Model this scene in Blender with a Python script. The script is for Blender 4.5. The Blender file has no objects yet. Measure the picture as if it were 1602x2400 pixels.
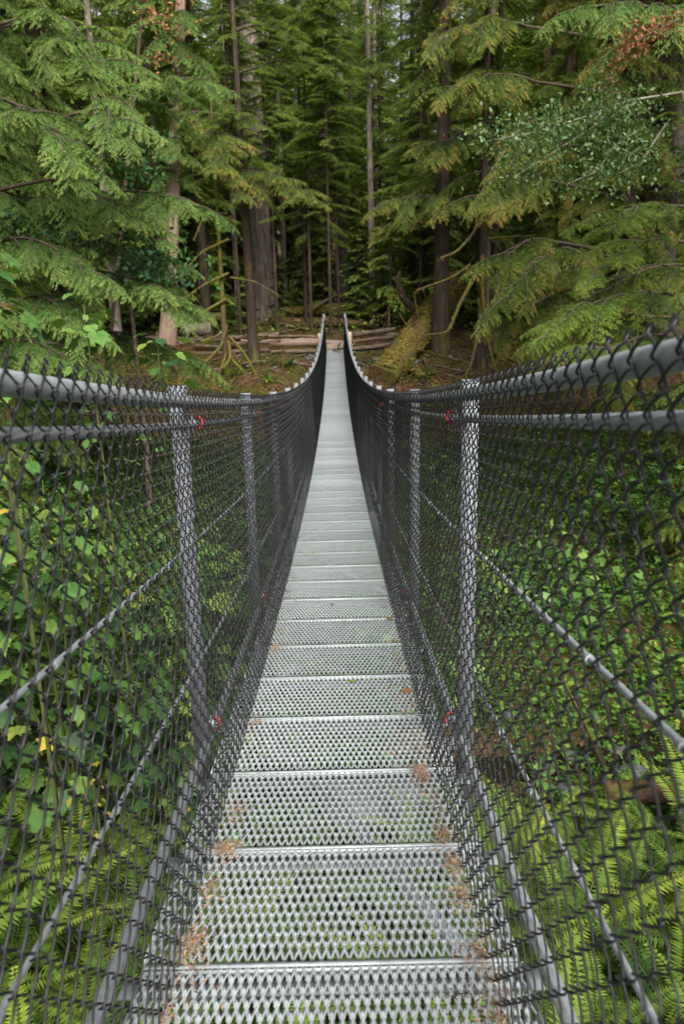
import bpy, math, random
import numpy as np
from mathutils import Vector, Matrix

random.seed(7)
RNG = np.random.default_rng(11)
SC = bpy.context.scene
COL = SC.collection

# ------------------------------------------------------------------ camera, sky, sun, exposure
CAM = np.array([0.044, 0.0, 0.0])                      # eye level is z = 0
CR = np.array([0.9997227, -0.00836233, -0.02201332])
CU = np.array([0.02340286, 0.24914681, 0.96818292])
CF = np.array([0.00261171, 0.96842962, -0.24927343])
cam_d = bpy.data.cameras.new('camera')
cam = bpy.data.objects.new('camera', cam_d)
COL.objects.link(cam)
m = Matrix.Identity(4)
for i in range(3):
    m[i][0], m[i][1], m[i][2], m[i][3] = CR[i], CU[i], -CF[i], CAM[i]
cam.matrix_world = m
cam_d.sensor_fit = 'HORIZONTAL'
cam_d.sensor_width = 24.0
cam_d.lens = 24.0 * 1838.7 / 1602.0
cam_d.clip_start = 0.05
cam_d.clip_end = 1000
cam_d.dof.use_dof = True
cam_d.dof.focus_distance = 3.4
cam_d.dof.aperture_fstop = 5.2
SC.camera = cam

world = bpy.data.worlds.new('World')
SC.world = world
world.use_nodes = True
wn, wl = world.node_tree.nodes, world.node_tree.links
bg = wn['Background']
sky = wn.new('ShaderNodeTexSky')
sky.sky_type = 'NISHITA'
sky.sun_disc = False
SUN_EL, SUN_AZ = math.radians(43), math.radians(163)     # azimuth clockwise from +y: behind and to the right
sky.sun_elevation = SUN_EL
sky.sun_rotation = SUN_AZ
sky.air_density = 1.0
sky.dust_density = 6.0
sky.ozone_density = 1.0
hs = wn.new('ShaderNodeHueSaturation')                   # overcast: a paler sky
hs.inputs['Saturation'].default_value = 0.35
wl.new(sky.outputs['Color'], hs.inputs['Color'])
wl.new(hs.outputs['Color'], bg.inputs['Color'])
bg.inputs['Strength'].default_value = 0.135
sun_d = bpy.data.lights.new('sun', 'SUN')
sun_d.energy = 3.0
sun_d.angle = math.radians(40)
sun_d.color = (1.0, 0.96, 0.9)
sun = bpy.data.objects.new('sun', sun_d)
COL.objects.link(sun)
sdir = Vector((math.sin(SUN_AZ) * math.cos(SUN_EL), math.cos(SUN_AZ) * math.cos(SUN_EL), math.sin(SUN_EL)))
sun.rotation_euler = sdir.to_track_quat('Z', 'Y').to_euler()
SC.view_settings.view_transform = 'Standard'
SC.view_settings.look = 'None'
SC.view_settings.exposure = 1.06
SC.view_settings.gamma = 1.0
SC.view_settings.use_curve_mapping = False
SC.render.engine = 'CYCLES'
cy = SC.cycles
cy.max_bounces = 6
cy.diffuse_bounces = 3
cy.glossy_bounces = 2
cy.transmission_bounces = 4
cy.transparent_max_bounces = 4
cy.caustics_reflective = False
cy.caustics_refractive = False
cy.use_denoising = True
cy.use_adaptive_sampling = False

# ------------------------------------------------------------------ helpers
def at(px, py, y):
    """the point seen at pixel (px, py) of the 1602 x 2400 photograph, at distance y along the bridge"""
    d = CF * 1838.7 + CR * (px - 801) - CU * (py - 1200)
    return CAM + d * (y / d[1])


def props(o, label=None, cat=None, group=None, kind=None):
    if label: o['label'] = label
    if cat: o['category'] = cat
    if group: o['group'] = group
    if kind: o['kind'] = kind
    return o


def obj(name, me, parent=None, loc=(0, 0, 0), rot=(0, 0, 0), sc=1.0):
    o = bpy.data.objects.new(name, me)
    COL.objects.link(o)
    o.location = loc
    o.rotation_euler = rot
    o.scale = (sc, sc, sc) if not hasattr(sc, '__len__') else sc
    if parent: o.parent = parent
    return o


def thing(name, label, cat, loc=(0, 0, 0), group=None, rotz=0.0):
    o = obj(name, None, None, loc, (0, 0, rotz))
    return props(o, label, cat, group)


def build(name, chunks, mats, smooth=False):
    """chunks: (verts Nx3, faces MxK, material index, tint per vertex or scalar)"""
    me = bpy.data.meshes.new(name)
    V, L, S, MI, T = [], [], [], [], []
    nv = nl = 0
    for ch in chunks:
        v = np.asarray(ch[0], dtype=np.float32).reshape(-1, 3)
        f = np.asarray(ch[1], dtype=np.int64)
        mi = ch[2] if len(ch) > 2 else 0
        t = ch[3] if len(ch) > 3 else 0.5
        if len(f) == 0: continue
        V.append(v)
        L.append((f + nv).ravel())
        S.append(nl + np.arange(f.shape[0]) * f.shape[1])
        MI.append(np.full(f.shape[0], mi))
        T.append(np.broadcast_to(np.asarray(t, dtype=np.float32), (len(v),)))
        nv += len(v)
        nl += f.size
    V = np.concatenate(V); L = np.concatenate(L); S = np.concatenate(S); MI = np.concatenate(MI); T = np.concatenate(T)
    me.vertices.add(len(V)); me.vertices.foreach_set('co', V.ravel())
    me.loops.add(len(L)); me.loops.foreach_set('vertex_index', L.astype(np.int32))
    me.polygons.add(len(S)); me.polygons.foreach_set('loop_start', S.astype(np.int32))
    me.polygons.foreach_set('material_index', MI.astype(np.int32))
    if smooth: me.polygons.foreach_set('use_smooth', np.ones(len(S), dtype=bool))
    a = me.attributes.new('tint', 'FLOAT', 'POINT')
    a.data.foreach_set('value', np.ascontiguousarray(T, dtype=np.float32))
    for mt in mats: me.materials.append(mt)
    me.update(calc_edges=True)
    return me


def tube(P, R, sides=8, mi=0, tint=0.5, cap=True, jitter=None):
    """tube along points P with radii R (scalar, per ring, or per ring x side)"""
    P = np.asarray(P, float); n = len(P)
    T = np.gradient(P, axis=0); T /= np.linalg.norm(T, axis=1)[:, None] + 1e-12
    ref = np.array([0, 0, 1.0]) if abs(T[0][2]) < 0.9 else np.array([1.0, 0, 0])
    N = np.empty_like(P)
    c = np.cross(T[0], ref); N[0] = c / np.linalg.norm(c)
    for i in range(1, n):
        c = N[i - 1] - T[i] * (N[i - 1] @ T[i]); N[i] = c / (np.linalg.norm(c) + 1e-12)
    B = np.cross(T, N)
    a = np.arange(sides) / sides * 2 * np.pi
    R = np.asarray(R, float)
    if R.ndim == 0: R = np.full((n, sides), R)
    elif R.ndim == 1: R = np.repeat(R[:, None], sides, 1)
    V = P[:, None, :] + R[:, :, None] * (np.cos(a)[None, :, None] * N[:, None, :] + np.sin(a)[None, :, None] * B[:, None, :])
    V = V.reshape(-1, 3)
    i = np.arange(n - 1)[:, None] * sides; j = np.arange(sides)[None, :]; k = (j + 1) % sides
    F = np.stack([i + j, i + k, i + sides + k, i + sides + j], -1).reshape(-1, 4)
    out = [(V, F, mi, tint)]
    if cap:
        out.append((V[:sides], np.array([list(range(sides))[::-1]]), mi, tint))
        out.append((V[-sides:], np.array([list(range(sides))]), mi, tint))
    return out


ORD = 'first second third fourth fifth sixth seventh eighth ninth tenth eleventh twelfth thirteenth fourteenth fifteenth sixteenth seventeenth eighteenth nineteenth twentieth twenty-first twenty-second'.split()


def box(x0, x1, y0, y1, z0, z1, mi=0, tint=0.5):
    v = np.array([[x, y, z] for x in (x0, x1) for y in (y0, y1) for z in (z0, z1)], float)
    f = np.array([[0, 1, 3, 2], [4, 6, 7, 5], [0, 4, 5, 1], [2, 3, 7, 6], [0, 2, 6, 4], [1, 5, 7, 3]])
    return [(v, f, mi, tint)]


def norm(v):
    v = np.asarray(v, float)
    return v / (np.linalg.norm(v, axis=-1, keepdims=True) + 1e-9)


def blades(b, d, nrm, l, w, mi=0, tint=0.5, wide=0.42, fold=0.0):
    """diamond leaf blades: base points, directions, normals, lengths, widths"""
    b = np.asarray(b, float); d = norm(d); s = norm(np.cross(d, nrm))
    l = np.asarray(l, float)[:, None]; w = np.asarray(w, float)[:, None]
    up = norm(np.cross(s, d))
    mid = b + d * l * wide + up * (fold * w)
    v = np.stack([b, mid + s * w * 0.5, b + d * l, mid - s * w * 0.5], 1).reshape(-1, 3)
    f = (np.arange(len(b))[:, None] * 4 + np.array([[0, 1, 2, 3]]))
    t = np.repeat(np.broadcast_to(np.asarray(tint, float), (len(b),)), 4)
    return [(v, f, mi, t)]


def pinnate(b, d, nrm, l, tint, pairs=4, mi=0, slim=.3, ang=.62, rg=None):
    """every twig as a little flat spray: pairs of small blades and a tip"""
    d = norm(d); s = norm(np.cross(d, nrm)); l = np.asarray(l, float); out = []
    for j in range(pairs):
        q = (j + .35) / (pairs + .4)
        for sg in (-1, 1):
            qq = q + .06 * sg
            ll = l * (.46 * (1 - .5 * q))
            dd = d * math.cos(ang) + s * (sg * math.sin(ang)) + rg.normal(0, .1, b.shape)
            out += blades(b + d * (l * qq)[:, None], dd, nrm, ll, ll * slim, mi, np.clip(tint + .14 * q, 0, 1), .5)
    out += blades(b + d * (l * .72)[:, None], d, nrm, l * .42, l * .42 * slim, mi, np.clip(tint + .16, 0, 1), .5)
    return out


def xform(chunks, M):
    A = np.array(M)[:3, :3]; t = np.array(M)[:3, 3]
    return [(c[0] @ A.T + t,) + tuple(c[1:]) for c in chunks]


# ------------------------------------------------------------------ materials
def mat(name):
    mt = bpy.data.materials.new(name); mt.use_nodes = True
    nt = mt.node_tree; p = nt.nodes['Principled BSDF']
    return mt, nt, p


def nd(nt, typ, **kw):
    n = nt.nodes.new(typ)
    for k, v in kw.items():
        if k in n.inputs: n.inputs[k].default_value = v
        else: setattr(n, k, v)
    return n


def ramp(nt, fac, stops):
    r = nt.nodes.new('ShaderNodeValToRGB')
    e = r.color_ramp.elements
    while len(e) < len(stops): e.new(0.5)
    for q, (pos, c) in zip(e, stops):
        q.position = pos; q.color = (*c, 1)
    nt.links.new(fac, r.inputs['Fac'])
    return r.outputs['Color']


def coords(nt, scale=(1, 1, 1), kind='Object'):
    tc = nt.nodes.new('ShaderNodeTexCoord'); mp = nt.nodes.new('ShaderNodeMapping')
    mp.inputs['Scale'].default_value = scale
    nt.links.new(tc.outputs[kind], mp.inputs['Vector'])
    return mp.outputs['Vector']


def noise(nt, vec, scale, detail=4, rough=0.55):
    n = nd(nt, 'ShaderNodeTexNoise', Scale=scale, Detail=detail, Roughness=rough)
    nt.links.new(vec, n.inputs['Vector'])
    return n.outputs['Fac']


def bump(nt, p, h, strength, dist=0.02):
    b = nd(nt, 'ShaderNodeBump', Strength=strength, Distance=dist)
    nt.links.new(h, b.inputs['Height'])
    nt.links.new(b.outputs['Normal'], p.inputs['Normal'])


def mixc(nt, fac, a, b, mode='MIX'):
    n = nt.nodes.new('ShaderNodeMix'); n.data_type = 'RGBA'; n.blend_type = mode
    for sock, v in ((n.inputs[0], fac), (n.inputs[6], a), (n.inputs[7], b)):
        if hasattr(v, 'is_output') or hasattr(v, 'links'): nt.links.new(v, sock)
        elif hasattr(v, '__len__'): sock.default_value = (*v, 1)
        else: sock.default_value = v
    return n.outputs[2]


def leaf_mat(name, stops, rough=0.5, trans=0.3, hue=0.04, spec=0.1, nscale=0.6):
    """foliage: colour from the blade's own tint, drifting a little from plant to plant"""
    mt, nt, p = mat(name)
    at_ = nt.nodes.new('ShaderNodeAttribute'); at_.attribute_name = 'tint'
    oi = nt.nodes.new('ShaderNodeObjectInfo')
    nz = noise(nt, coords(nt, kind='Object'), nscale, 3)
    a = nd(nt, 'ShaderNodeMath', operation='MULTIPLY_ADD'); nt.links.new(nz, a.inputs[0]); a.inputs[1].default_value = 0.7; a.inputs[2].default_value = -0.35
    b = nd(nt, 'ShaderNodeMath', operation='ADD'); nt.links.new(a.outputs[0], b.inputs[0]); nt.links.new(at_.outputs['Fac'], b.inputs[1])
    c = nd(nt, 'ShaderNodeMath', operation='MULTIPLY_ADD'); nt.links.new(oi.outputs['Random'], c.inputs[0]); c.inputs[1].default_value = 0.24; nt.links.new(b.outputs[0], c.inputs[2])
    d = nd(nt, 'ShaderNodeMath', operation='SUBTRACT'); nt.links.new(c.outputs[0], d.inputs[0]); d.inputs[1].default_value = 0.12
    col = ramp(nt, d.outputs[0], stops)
    nt.links.new(col, p.inputs['Base Color'])
    p.inputs['Roughness'].default_value = rough
    p.inputs['Specular IOR Level'].default_value = spec
    tr = nt.nodes.new('ShaderNodeBsdfTranslucent')
    tc = mixc(nt, 1.0, col, (1.0, 1.0, 0.55), 'MULTIPLY')
    nt.links.new(tc, tr.inputs['Color'])
    mx = nt.nodes.new('ShaderNodeMixShader'); mx.inputs[0].default_value = trans
    nt.links.new(p.outputs[0], mx.inputs[1]); nt.links.new(tr.outputs[0], mx.inputs[2])
    nt.links.new(mx.outputs[0], nt.nodes['Material Output'].inputs['Surface'])
    return mt


def bark_mat(name, c0, c1, c2, moss=0.0, sx=9.0, sz=1.2, bs=0.8):
    mt, nt, p = mat(name)
    v = coords(nt, (sx, sx, sz))
    n1 = noise(nt, v, 1.0, 6, 0.65)
    col = ramp(nt, n1, [(0.3, c0), (0.5, c1), (0.72, c2)])
    if moss > 0:
        n2 = noise(nt, coords(nt, (1, 1, 0.5)), 1.3, 5, 0.6)
        f = nd(nt, 'ShaderNodeMapRange'); nt.links.new(n2, f.inputs[0])
        f.inputs[1].default_value = 0.62 - 0.3 * moss; f.inputs[2].default_value = 0.75 - 0.3 * moss
        mc = ramp(nt, noise(nt, coords(nt), 14, 4), [(0.3, (0.035, 0.035, 0.008)), (0.7, (0.13, 0.115, 0.02))])
        col = mixc(nt, f.outputs[0], col, mc)
    nt.links.new(col, p.inputs['Base Color'])
    p.inputs['Roughness'].default_value = 0.9
    p.inputs['Specular IOR Level'].default_value = 0.15
    bump(nt, p, n1, bs, 0.05)
    return mt


M = {}
def galv(name, base, rough=0.45, metal=0.55, scale=40, dirt=0.35):
    mt, nt, p = mat(name)
    oi = nt.nodes.new('ShaderNodeObjectInfo')
    va = nt.nodes.new('ShaderNodeVectorMath'); va.operation = 'MULTIPLY_ADD'
    nt.links.new(oi.outputs['Random'], va.inputs[0]); va.inputs[1].default_value = (31, 47, 13); nt.links.new(coords(nt), va.inputs[2])
    v = va.outputs['Vector']
    n1 = noise(nt, v, scale, 4, 0.6)
    col = ramp(nt, n1, [(0.3, tuple(c * 0.72 for c in base)), (0.7, base)])
    n2 = noise(nt, v, 6, 5, 0.7)
    f = nd(nt, 'ShaderNodeMapRange'); nt.links.new(n2, f.inputs[0]); f.inputs[1].default_value = 0.56; f.inputs[2].default_value = 0.8; f.inputs[4].default_value = dirt
    col = mixc(nt, f.outputs[0], col, (0.17, 0.15, 0.12))
    hv = nd(nt, 'ShaderNodeHueSaturation'); mr = nd(nt, 'ShaderNodeMapRange'); nt.links.new(oi.outputs['Random'], mr.inputs[0]); mr.inputs[3].default_value = .86; mr.inputs[4].default_value = 1.1
    nt.links.new(mr.outputs[0], hv.inputs['Value']); nt.links.new(col, hv.inputs['Color'])
    nt.links.new(hv.outputs['Color'], p.inputs['Base Color'])
    r = nd(nt, 'ShaderNodeMapRange'); nt.links.new(n1, r.inputs[0]); r.inputs[3].default_value = rough - 0.1; r.inputs[4].default_value = rough + 0.15
    nt.links.new(r.outputs[0], p.inputs['Roughness'])
    p.inputs['Metallic'].default_value = metal
    bump(nt, p, n1, 0.12, 0.002)
    return mt

M['deck'] = galv('galvanised_grating', (0.435, 0.48, 0.485), 0.5, 0.25, 40, .6)
M['steel'] = galv('galvanised_steel', (0.35, 0.38, 0.395), 0.5, 0.35, 30, .6)
M['post'] = galv('galvanised_posts', (0.15, 0.163, 0.18), 0.65, 0.15, 30)
M['cable'] = galv('wire_rope', (0.33, 0.355, 0.37), 0.5, 0.5, 60)
M['rust'] = galv('rusty_steel', (0.34, 0.2, 0.13), 0.7, 0.1, 50, 0.6)
mt, nt, p = mat('black_vinyl_wire'); M['wire'] = mt
p.inputs['Base Color'].default_value = (0.006, 0.006, 0.007, 1); p.inputs['Roughness'].default_value = 0.4; p.inputs['Specular IOR Level'].default_value = 0.36
mt, nt, p = mat('red_paint'); M['red'] = mt
nt.links.new(ramp(nt, noise(nt, coords(nt), 60), [(0.35, (0.2, 0.018, 0.022)), (0.65, (0.4, 0.035, 0.042))]), p.inputs['Base Color'])
p.inputs['Roughness'].default_value = 0.5

M['cedar'] = leaf_mat('cedar_sprays', [(0.0, (0.0233, 0.05238, 0.01149)), (0.3, (0.05555, 0.1132, 0.02462)), (0.58, (0.1165, 0.2043, 0.0476)), (0.88, (0.2016, 0.309, 0.08208)), (1.0, (0.2688, 0.2933, 0.07387))], 0.6, 0.32)
M['cedar_yellow'] = leaf_mat('cedar_sprays_yellowing', [(0.0, (0.02976, 0.0485, 0.009504)), (0.35, (0.0558, 0.09215, 0.01742)), (0.62, (0.1209, 0.1746, 0.03326)), (0.88, (0.2093, 0.2522, 0.04752)), (1.0, (0.3348, 0.2037, 0.06336))], 0.6, 0.32)
M['hemlock'] = leaf_mat('hemlock_needles', [(0.0, (0.03186, 0.05865, 0.01076)), (0.35, (0.06372, 0.1173, 0.01987)), (0.68, (0.1328, 0.217, 0.03312)), (1.0, (0.2336, 0.3284, 0.04968))], 0.5, 0.25)
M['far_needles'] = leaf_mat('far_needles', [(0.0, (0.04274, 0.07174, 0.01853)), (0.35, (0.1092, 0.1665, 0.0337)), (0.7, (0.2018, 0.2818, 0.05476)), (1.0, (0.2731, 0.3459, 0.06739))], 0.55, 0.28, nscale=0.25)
M['dead_needles'] = leaf_mat('dead_needles', [(0.0, (0.10, 0.05, 0.025)), (0.5, (0.2, 0.09, 0.04)), (1.0, (0.32, 0.15, 0.07))], 0.7, 0.2)
M['club'] = leaf_mat('shrub_leaves', [(0.0, (0.01205, 0.03696, 0.01275)), (0.4, (0.04477, 0.1126, 0.0238)), (0.7, (0.09471, 0.1848, 0.0357)), (0.92, (0.1636, 0.2376, 0.0425)), (1.0, (0.2411, 0.22, 0.0425))], 0.5, 0.28, spec=0.25, nscale=4)
M['yellow_leaf'] = leaf_mat('yellow_leaves', [(0.0, (0.12, 0.13, 0.02)), (0.5, (0.3, 0.27, 0.03)), (1.0, (0.5, 0.36, 0.05))], 0.5, 0.3, nscale=4)
M['maple'] = leaf_mat('vine_maple_leaves', [(0.0, (0.02, 0.055, 0.026)), (0.5, (0.042, 0.11, 0.045)), (1.0, (0.08, 0.17, 0.06))], 0.45, 0.3)
M['alder'] = leaf_mat('alder_leaves', [(0.0, (0.03, 0.06, 0.02)), (0.5, (0.07, 0.13, 0.045)), (1.0, (0.13, 0.2, 0.08))], 0.45, 0.3, spec=0.3)
M['fern'] = leaf_mat('fern_fronds', [(0.0, (0.025, 0.05368, 0.013)), (0.4, (0.08, 0.1396, 0.0234)), (0.75, (0.155, 0.2308, 0.0338)), (1.0, (0.26, 0.3006, 0.0455))], 0.45, 0.35)
M['cover'] = leaf_mat('ground_cover_leaves', [(0.0, (0.02, 0.05, 0.012)), (0.5, (0.05, 0.115, 0.02)), (0.85, (0.11, 0.19, 0.03)), (1.0, (0.24, 0.25, 0.04))], 0.5, 0.3, nscale=0.5)
M['litter'] = leaf_mat('brown_litter', [(0.0, (0.045, 0.024, 0.014)), (0.5, (0.14, 0.072, 0.036)), (1.0, (0.28, 0.17, 0.09))], 0.8, 0.1, nscale=2)
M['dry_sprays'] = leaf_mat('dry_cedar_sprays', [(0.0, (0.055, 0.03, 0.02)), (0.45, (0.2, 0.115, 0.07)), (1.0, (0.5, 0.35, 0.23))], 0.8, 0.15, nscale=8)
M['moss'] = leaf_mat('hanging_moss', [(0.0, (0.06, 0.045, 0.012)), (0.5, (0.16, 0.125, 0.028)), (1.0, (0.26, 0.21, 0.05))], 0.8, 0.2, nscale=2)
M['twig'] = bark_mat('twig_bark', (0.03, 0.022, 0.016), (0.06, 0.045, 0.032), (0.11, 0.09, 0.07), 0.1, 12, 12, 0.3)
M['pale_twig'] = bark_mat('pale_twig_bark', (0.12, 0.11, 0.09), (0.2, 0.18, 0.15), (0.3, 0.28, 0.24), 0.0, 12, 12, 0.3)
M['stem'] = bark_mat('green_stem', (0.03, 0.04, 0.012), (0.05, 0.06, 0.02), (0.08, 0.08, 0.03), 0.0, 12, 12, 0.3)
M['fir_bark'] = bark_mat('fir_bark', (0.06, 0.045, 0.037), (0.17, 0.135, 0.115), (0.31, 0.26, 0.22), 0.1, 7, 0.9, 1.0)
M['dark_bark'] = bark_mat('dark_bark', (0.018, 0.012, 0.009), (0.04, 0.028, 0.021), (0.075, 0.055, 0.042), 0.25, 10, 1.5, 0.8)
M['grey_bark'] = bark_mat('grey_bark', (0.07, 0.055, 0.046), (0.15, 0.122, 0.105), (0.25, 0.21, 0.185), 0.06, 10, 2.5, 0.6)
M['cedar_bark'] = bark_mat('pink_cedar_bark', (0.13, 0.07, 0.05), (0.25, 0.17, 0.135), (0.37, 0.3, 0.25), 0.05, 12, 0.9, 0.7)
M['moss_bark'] = bark_mat('mossy_bark', (0.03, 0.022, 0.012), (0.07, 0.05, 0.03), (0.11, 0.08, 0.05), 0.7, 9, 3, 0.7)
M['mossy_log'] = bark_mat('mossy_log', (0.035, 0.02, 0.01), (0.09, 0.055, 0.025), (0.16, 0.105, 0.05), .62, 9, 9, 1.0)
M['rot_log'] = bark_mat('rotten_log', (0.03, 0.016, 0.01), (0.075, 0.04, 0.025), (0.14, 0.09, 0.06), 0.35, 13, 13, 1.0)
M['rail_wood'] = bark_mat('split_rail_wood', (0.04, 0.026, 0.018), (0.1, 0.068, 0.05), (0.21, 0.155, 0.12), 0.12, 3, 12, 0.8)
M['pale_wood'] = bark_mat('pale_sawn_wood', (0.3, 0.22, 0.15), (0.42, 0.33, 0.24), (0.5, 0.42, 0.33), 0.0, 10, 3, 0.3)

mt, nt, p = mat('forest_floor'); M['floor'] = mt
v = coords(nt)
n1 = noise(nt, v, 0.9, 6, 0.62); n2 = noise(nt, v, 7, 6, 0.7); n3 = noise(nt, v, 0.33, 3)
lit = ramp(nt, n2, [(0.3, (0.02, 0.012, 0.007)), (0.5, (0.06, 0.035, 0.02)), (0.68, (0.14, 0.085, 0.05))])
mos = ramp(nt, n2, [(0.3, (0.022, 0.022, 0.006)), (0.6, (0.065, 0.055, 0.012)), (0.8, (0.12, 0.1, 0.02))])
fm = nd(nt, 'ShaderNodeMapRange'); nt.links.new(n1, fm.inputs[0]); fm.inputs[1].default_value = 0.42; fm.inputs[2].default_value = 0.58
nt.links.new(mixc(nt, fm.outputs[0], lit, mos), p.inputs['Base Color'])
p.inputs['Roughness'].default_value = 0.95; p.inputs['Specular IOR Level'].default_value = 0.1
bump(nt, p, n2, 0.9, 0.08)
mt, nt, p = mat('path_gravel'); M['path'] = mt
v = coords(nt)
nt.links.new(mixc(nt, noise(nt, v, 1.2, 4), ramp(nt, noise(nt, v, 25, 5, 0.7), [(0.3, (0.16, 0.11, 0.08)), (0.7, (0.32, 0.24, 0.19))]), (0.26, 0.18, 0.14)), p.inputs['Base Color'])
p.inputs['Roughness'].default_value = 0.95
bump(nt, p, noise(nt, v, 40, 4), 0.5, 0.02)
mt, nt, p = mat('stone'); M['stone'] = mt
v = coords(nt)
nt.links.new(ramp(nt, noise(nt, v, 5, 6, 0.7), [(0.3, (0.03, 0.03, 0.03)), (0.55, (0.08, 0.082, 0.08)), (0.75, (0.16, 0.16, 0.15))]), p.inputs['Base Color'])
p.inputs['Roughness'].default_value = 0.6
bump(nt, p, noise(nt, v, 14, 5), 0.5, 0.03)
mt, nt, p = mat('stream_water'); M['water'] = mt
p.inputs['Base Color'].default_value = (0.012, 0.010, 0.006, 1); p.inputs['Roughness'].default_value = 0.08
bump(nt, p, noise(nt, coords(nt), 6, 3), 0.25, 0.03)

# ------------------------------------------------------------------ bridge profile
ZC = (0.26944, 0.14618, 1.28653, 0.13213, -2.51668)
def dz(y):
    return np.polyval(ZC, np.asarray(y, float) / 20 - 1)
def dslope(y):
    return float((dz(y + .01) - dz(y - .01)) / .02)
P0, PL = 1.4916, 0.49
N0, N1 = -12, 67
Y_NEAR, Y_FAR = P0 + PL * N0, P0 + PL * N1

# ------------------------------------------------------------------ terrain
GY = np.array([-60, -9, -5.5, -4, -1, 2, 5, 6.6, 7.6, 8.8, 12, 18, 24, 28.5, 31.2, 33.2, 34.3, 36, 46, 60, 80, 120, 200, 400], float)
GZ = np.array([1.5, 0.2, -0.3, -1.6, -3.3, -4.0, -4.5, -4.9, -5.15, -4.9, -4.75, -4.6, -4.2, -3.4, -2.6, -1.95, -1.66, -1.5, -1.0, 0.2, 2.6, 8, 24, 60], float)
def wob(x, y, s, a, ph=0.0):
    return a * (np.sin(x * s + 1.3 * np.sin(y * s * .7 + ph) + ph) * np.cos(y * s * 1.1 + 0.8 * np.sin(x * s * .6 + 2 * ph)))
def ground(x, y):
    x = np.asarray(x, float); y = np.asarray(y, float)
    yy = y + np.where(y < 20, -0.12 * x, 0.05 * x)          # the stream runs a little askew
    z = np.interp(yy, GY, GZ)
    near = np.clip((14 - y) / 10, 0, 1)
    z = z + near * 0.42 * np.clip(-x - 1.3, 0, 9) * np.clip((y + 2) / 4, 0, 1)       # left bank climbs
    mid = np.clip((y - 8) / 6, 0, 1) * np.clip((34 - y) / 8, 0, 1)
    z = z + mid * (0.28 * np.clip(np.abs(x) - 4.5, 0, 10))
    far = np.clip((y - 36) / 6, 0, 1)
    z = z + far * 0.03 * np.clip(np.abs(x) - 6, 0, 60)
    flat = np.clip(np.hypot(x, (y - 36) * 0.8) / 4, 0, 1)
    z = z + np.clip((y - 26) / 4, 0, 1) * (wob(x, y, 2.6, .1, 3) + wob(x, y, 5.3, .06, 5)) * flat
    z = z + wob(x, y, .55, .14, 1) * flat + wob(x, y, 1.7, .07, 2) * flat + wob(x, y, 4.1, .03, .4) * flat
    return z
def grid_axis(segs):
    out = []
    for a, b, n in segs: out += list(np.linspace(a, b, n, endpoint=False))
    return np.array(out + [segs[-1][1]])
gx = grid_axis([(-200, -40, 16), (-40, -14, 40), (-14, 14, 150), (14, 40, 40), (40, 200, 16)])
gy = grid_axis([(-60, -6, 18), (-6, 16, 100), (16, 50, 170), (50, 90, 60), (90, 400, 30)])
XX, YY = np.meshgrid(gx, gy)
V = np.stack([XX, YY, ground(XX, YY)], -1).reshape(-1, 3)
nx, ny = len(gx), len(gy)
ii = (np.arange(ny - 1)[:, None] * nx + np.arange(nx - 1)[None, :])
F = np.stack([ii, ii + 1, ii + nx + 1, ii + nx], -1).reshape(-1, 4)
props(obj('ground', build('ground', [(V, F, 0)], [M['floor']], True)), 'brown and mossy forest floor falling into the ravine', None, None, 'structure')

# path: from the bridge end, bending off to the left
def path_strip():
    c = []
    for t in np.linspace(0, 1, 30):
        y = 34.55 + 3.6 * math.sin(min(t * 1.5, 1) * math.pi / 2) + 1.6 * t
        x = -13.0 * max(0, t - 0.16) ** 1.25
        c.append((x, y))
    c = np.array(c); T = norm(np.gradient(c, axis=0)); Nn = np.stack([T[:, 1], -T[:, 0]], -1)
    W = np.interp(np.linspace(0, 1, 30), [0, .15, .35, 1], [0.62, 0.95, 1.5, 1.2])
    rows = []
    for k in np.linspace(-1, 1, 9):
        q = c + Nn * (W * k)[:, None] * (1 + 0.06 * np.sin(np.arange(30) * 1.7 + k))[:, None]
        rows.append(np.stack([q[:, 0], q[:, 1], ground(q[:, 0], q[:, 1]) + 0.03 + 0.02 * (1 - k * k)], -1))
    V = np.stack(rows, 1).reshape(-1, 3)
    i = np.arange(29)[:, None] * 9 + np.arange(8)[None, :]
    F = np.stack([i, i + 1, i + 10, i + 9], -1).reshape(-1, 4)
    return build('path', [(V, F, 0)], [M['path']], True)
props(obj('path', path_strip()), 'brown gravel path leaving the far bridge end', None, None, 'structure')

# stream
def stream():
    xs = np.linspace(-14, 16, 50); rows = []
    for k in (-.55, 0, .55):
        y = 7.7 + 0.12 * xs + k + 0.2 * np.sin(xs)
        rows.append(np.stack([xs, y, np.full(50, -5.02) + np.clip(-xs - 3, 0, 12) * 0.38 + 0 * xs], -1))
    V = np.stack(rows, 1).reshape(-1, 3)
    i = np.arange(49)[:, None] * 3 + np.arange(2)[None, :]
    return build('stream', [(V, np.stack([i, i + 3, i + 4, i + 1], -1).reshape(-1, 4), 0)], [M['water']], True)
props(obj('stream', stream()), 'dark shallow stream under the bridge', None, None, 'structure')

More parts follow.
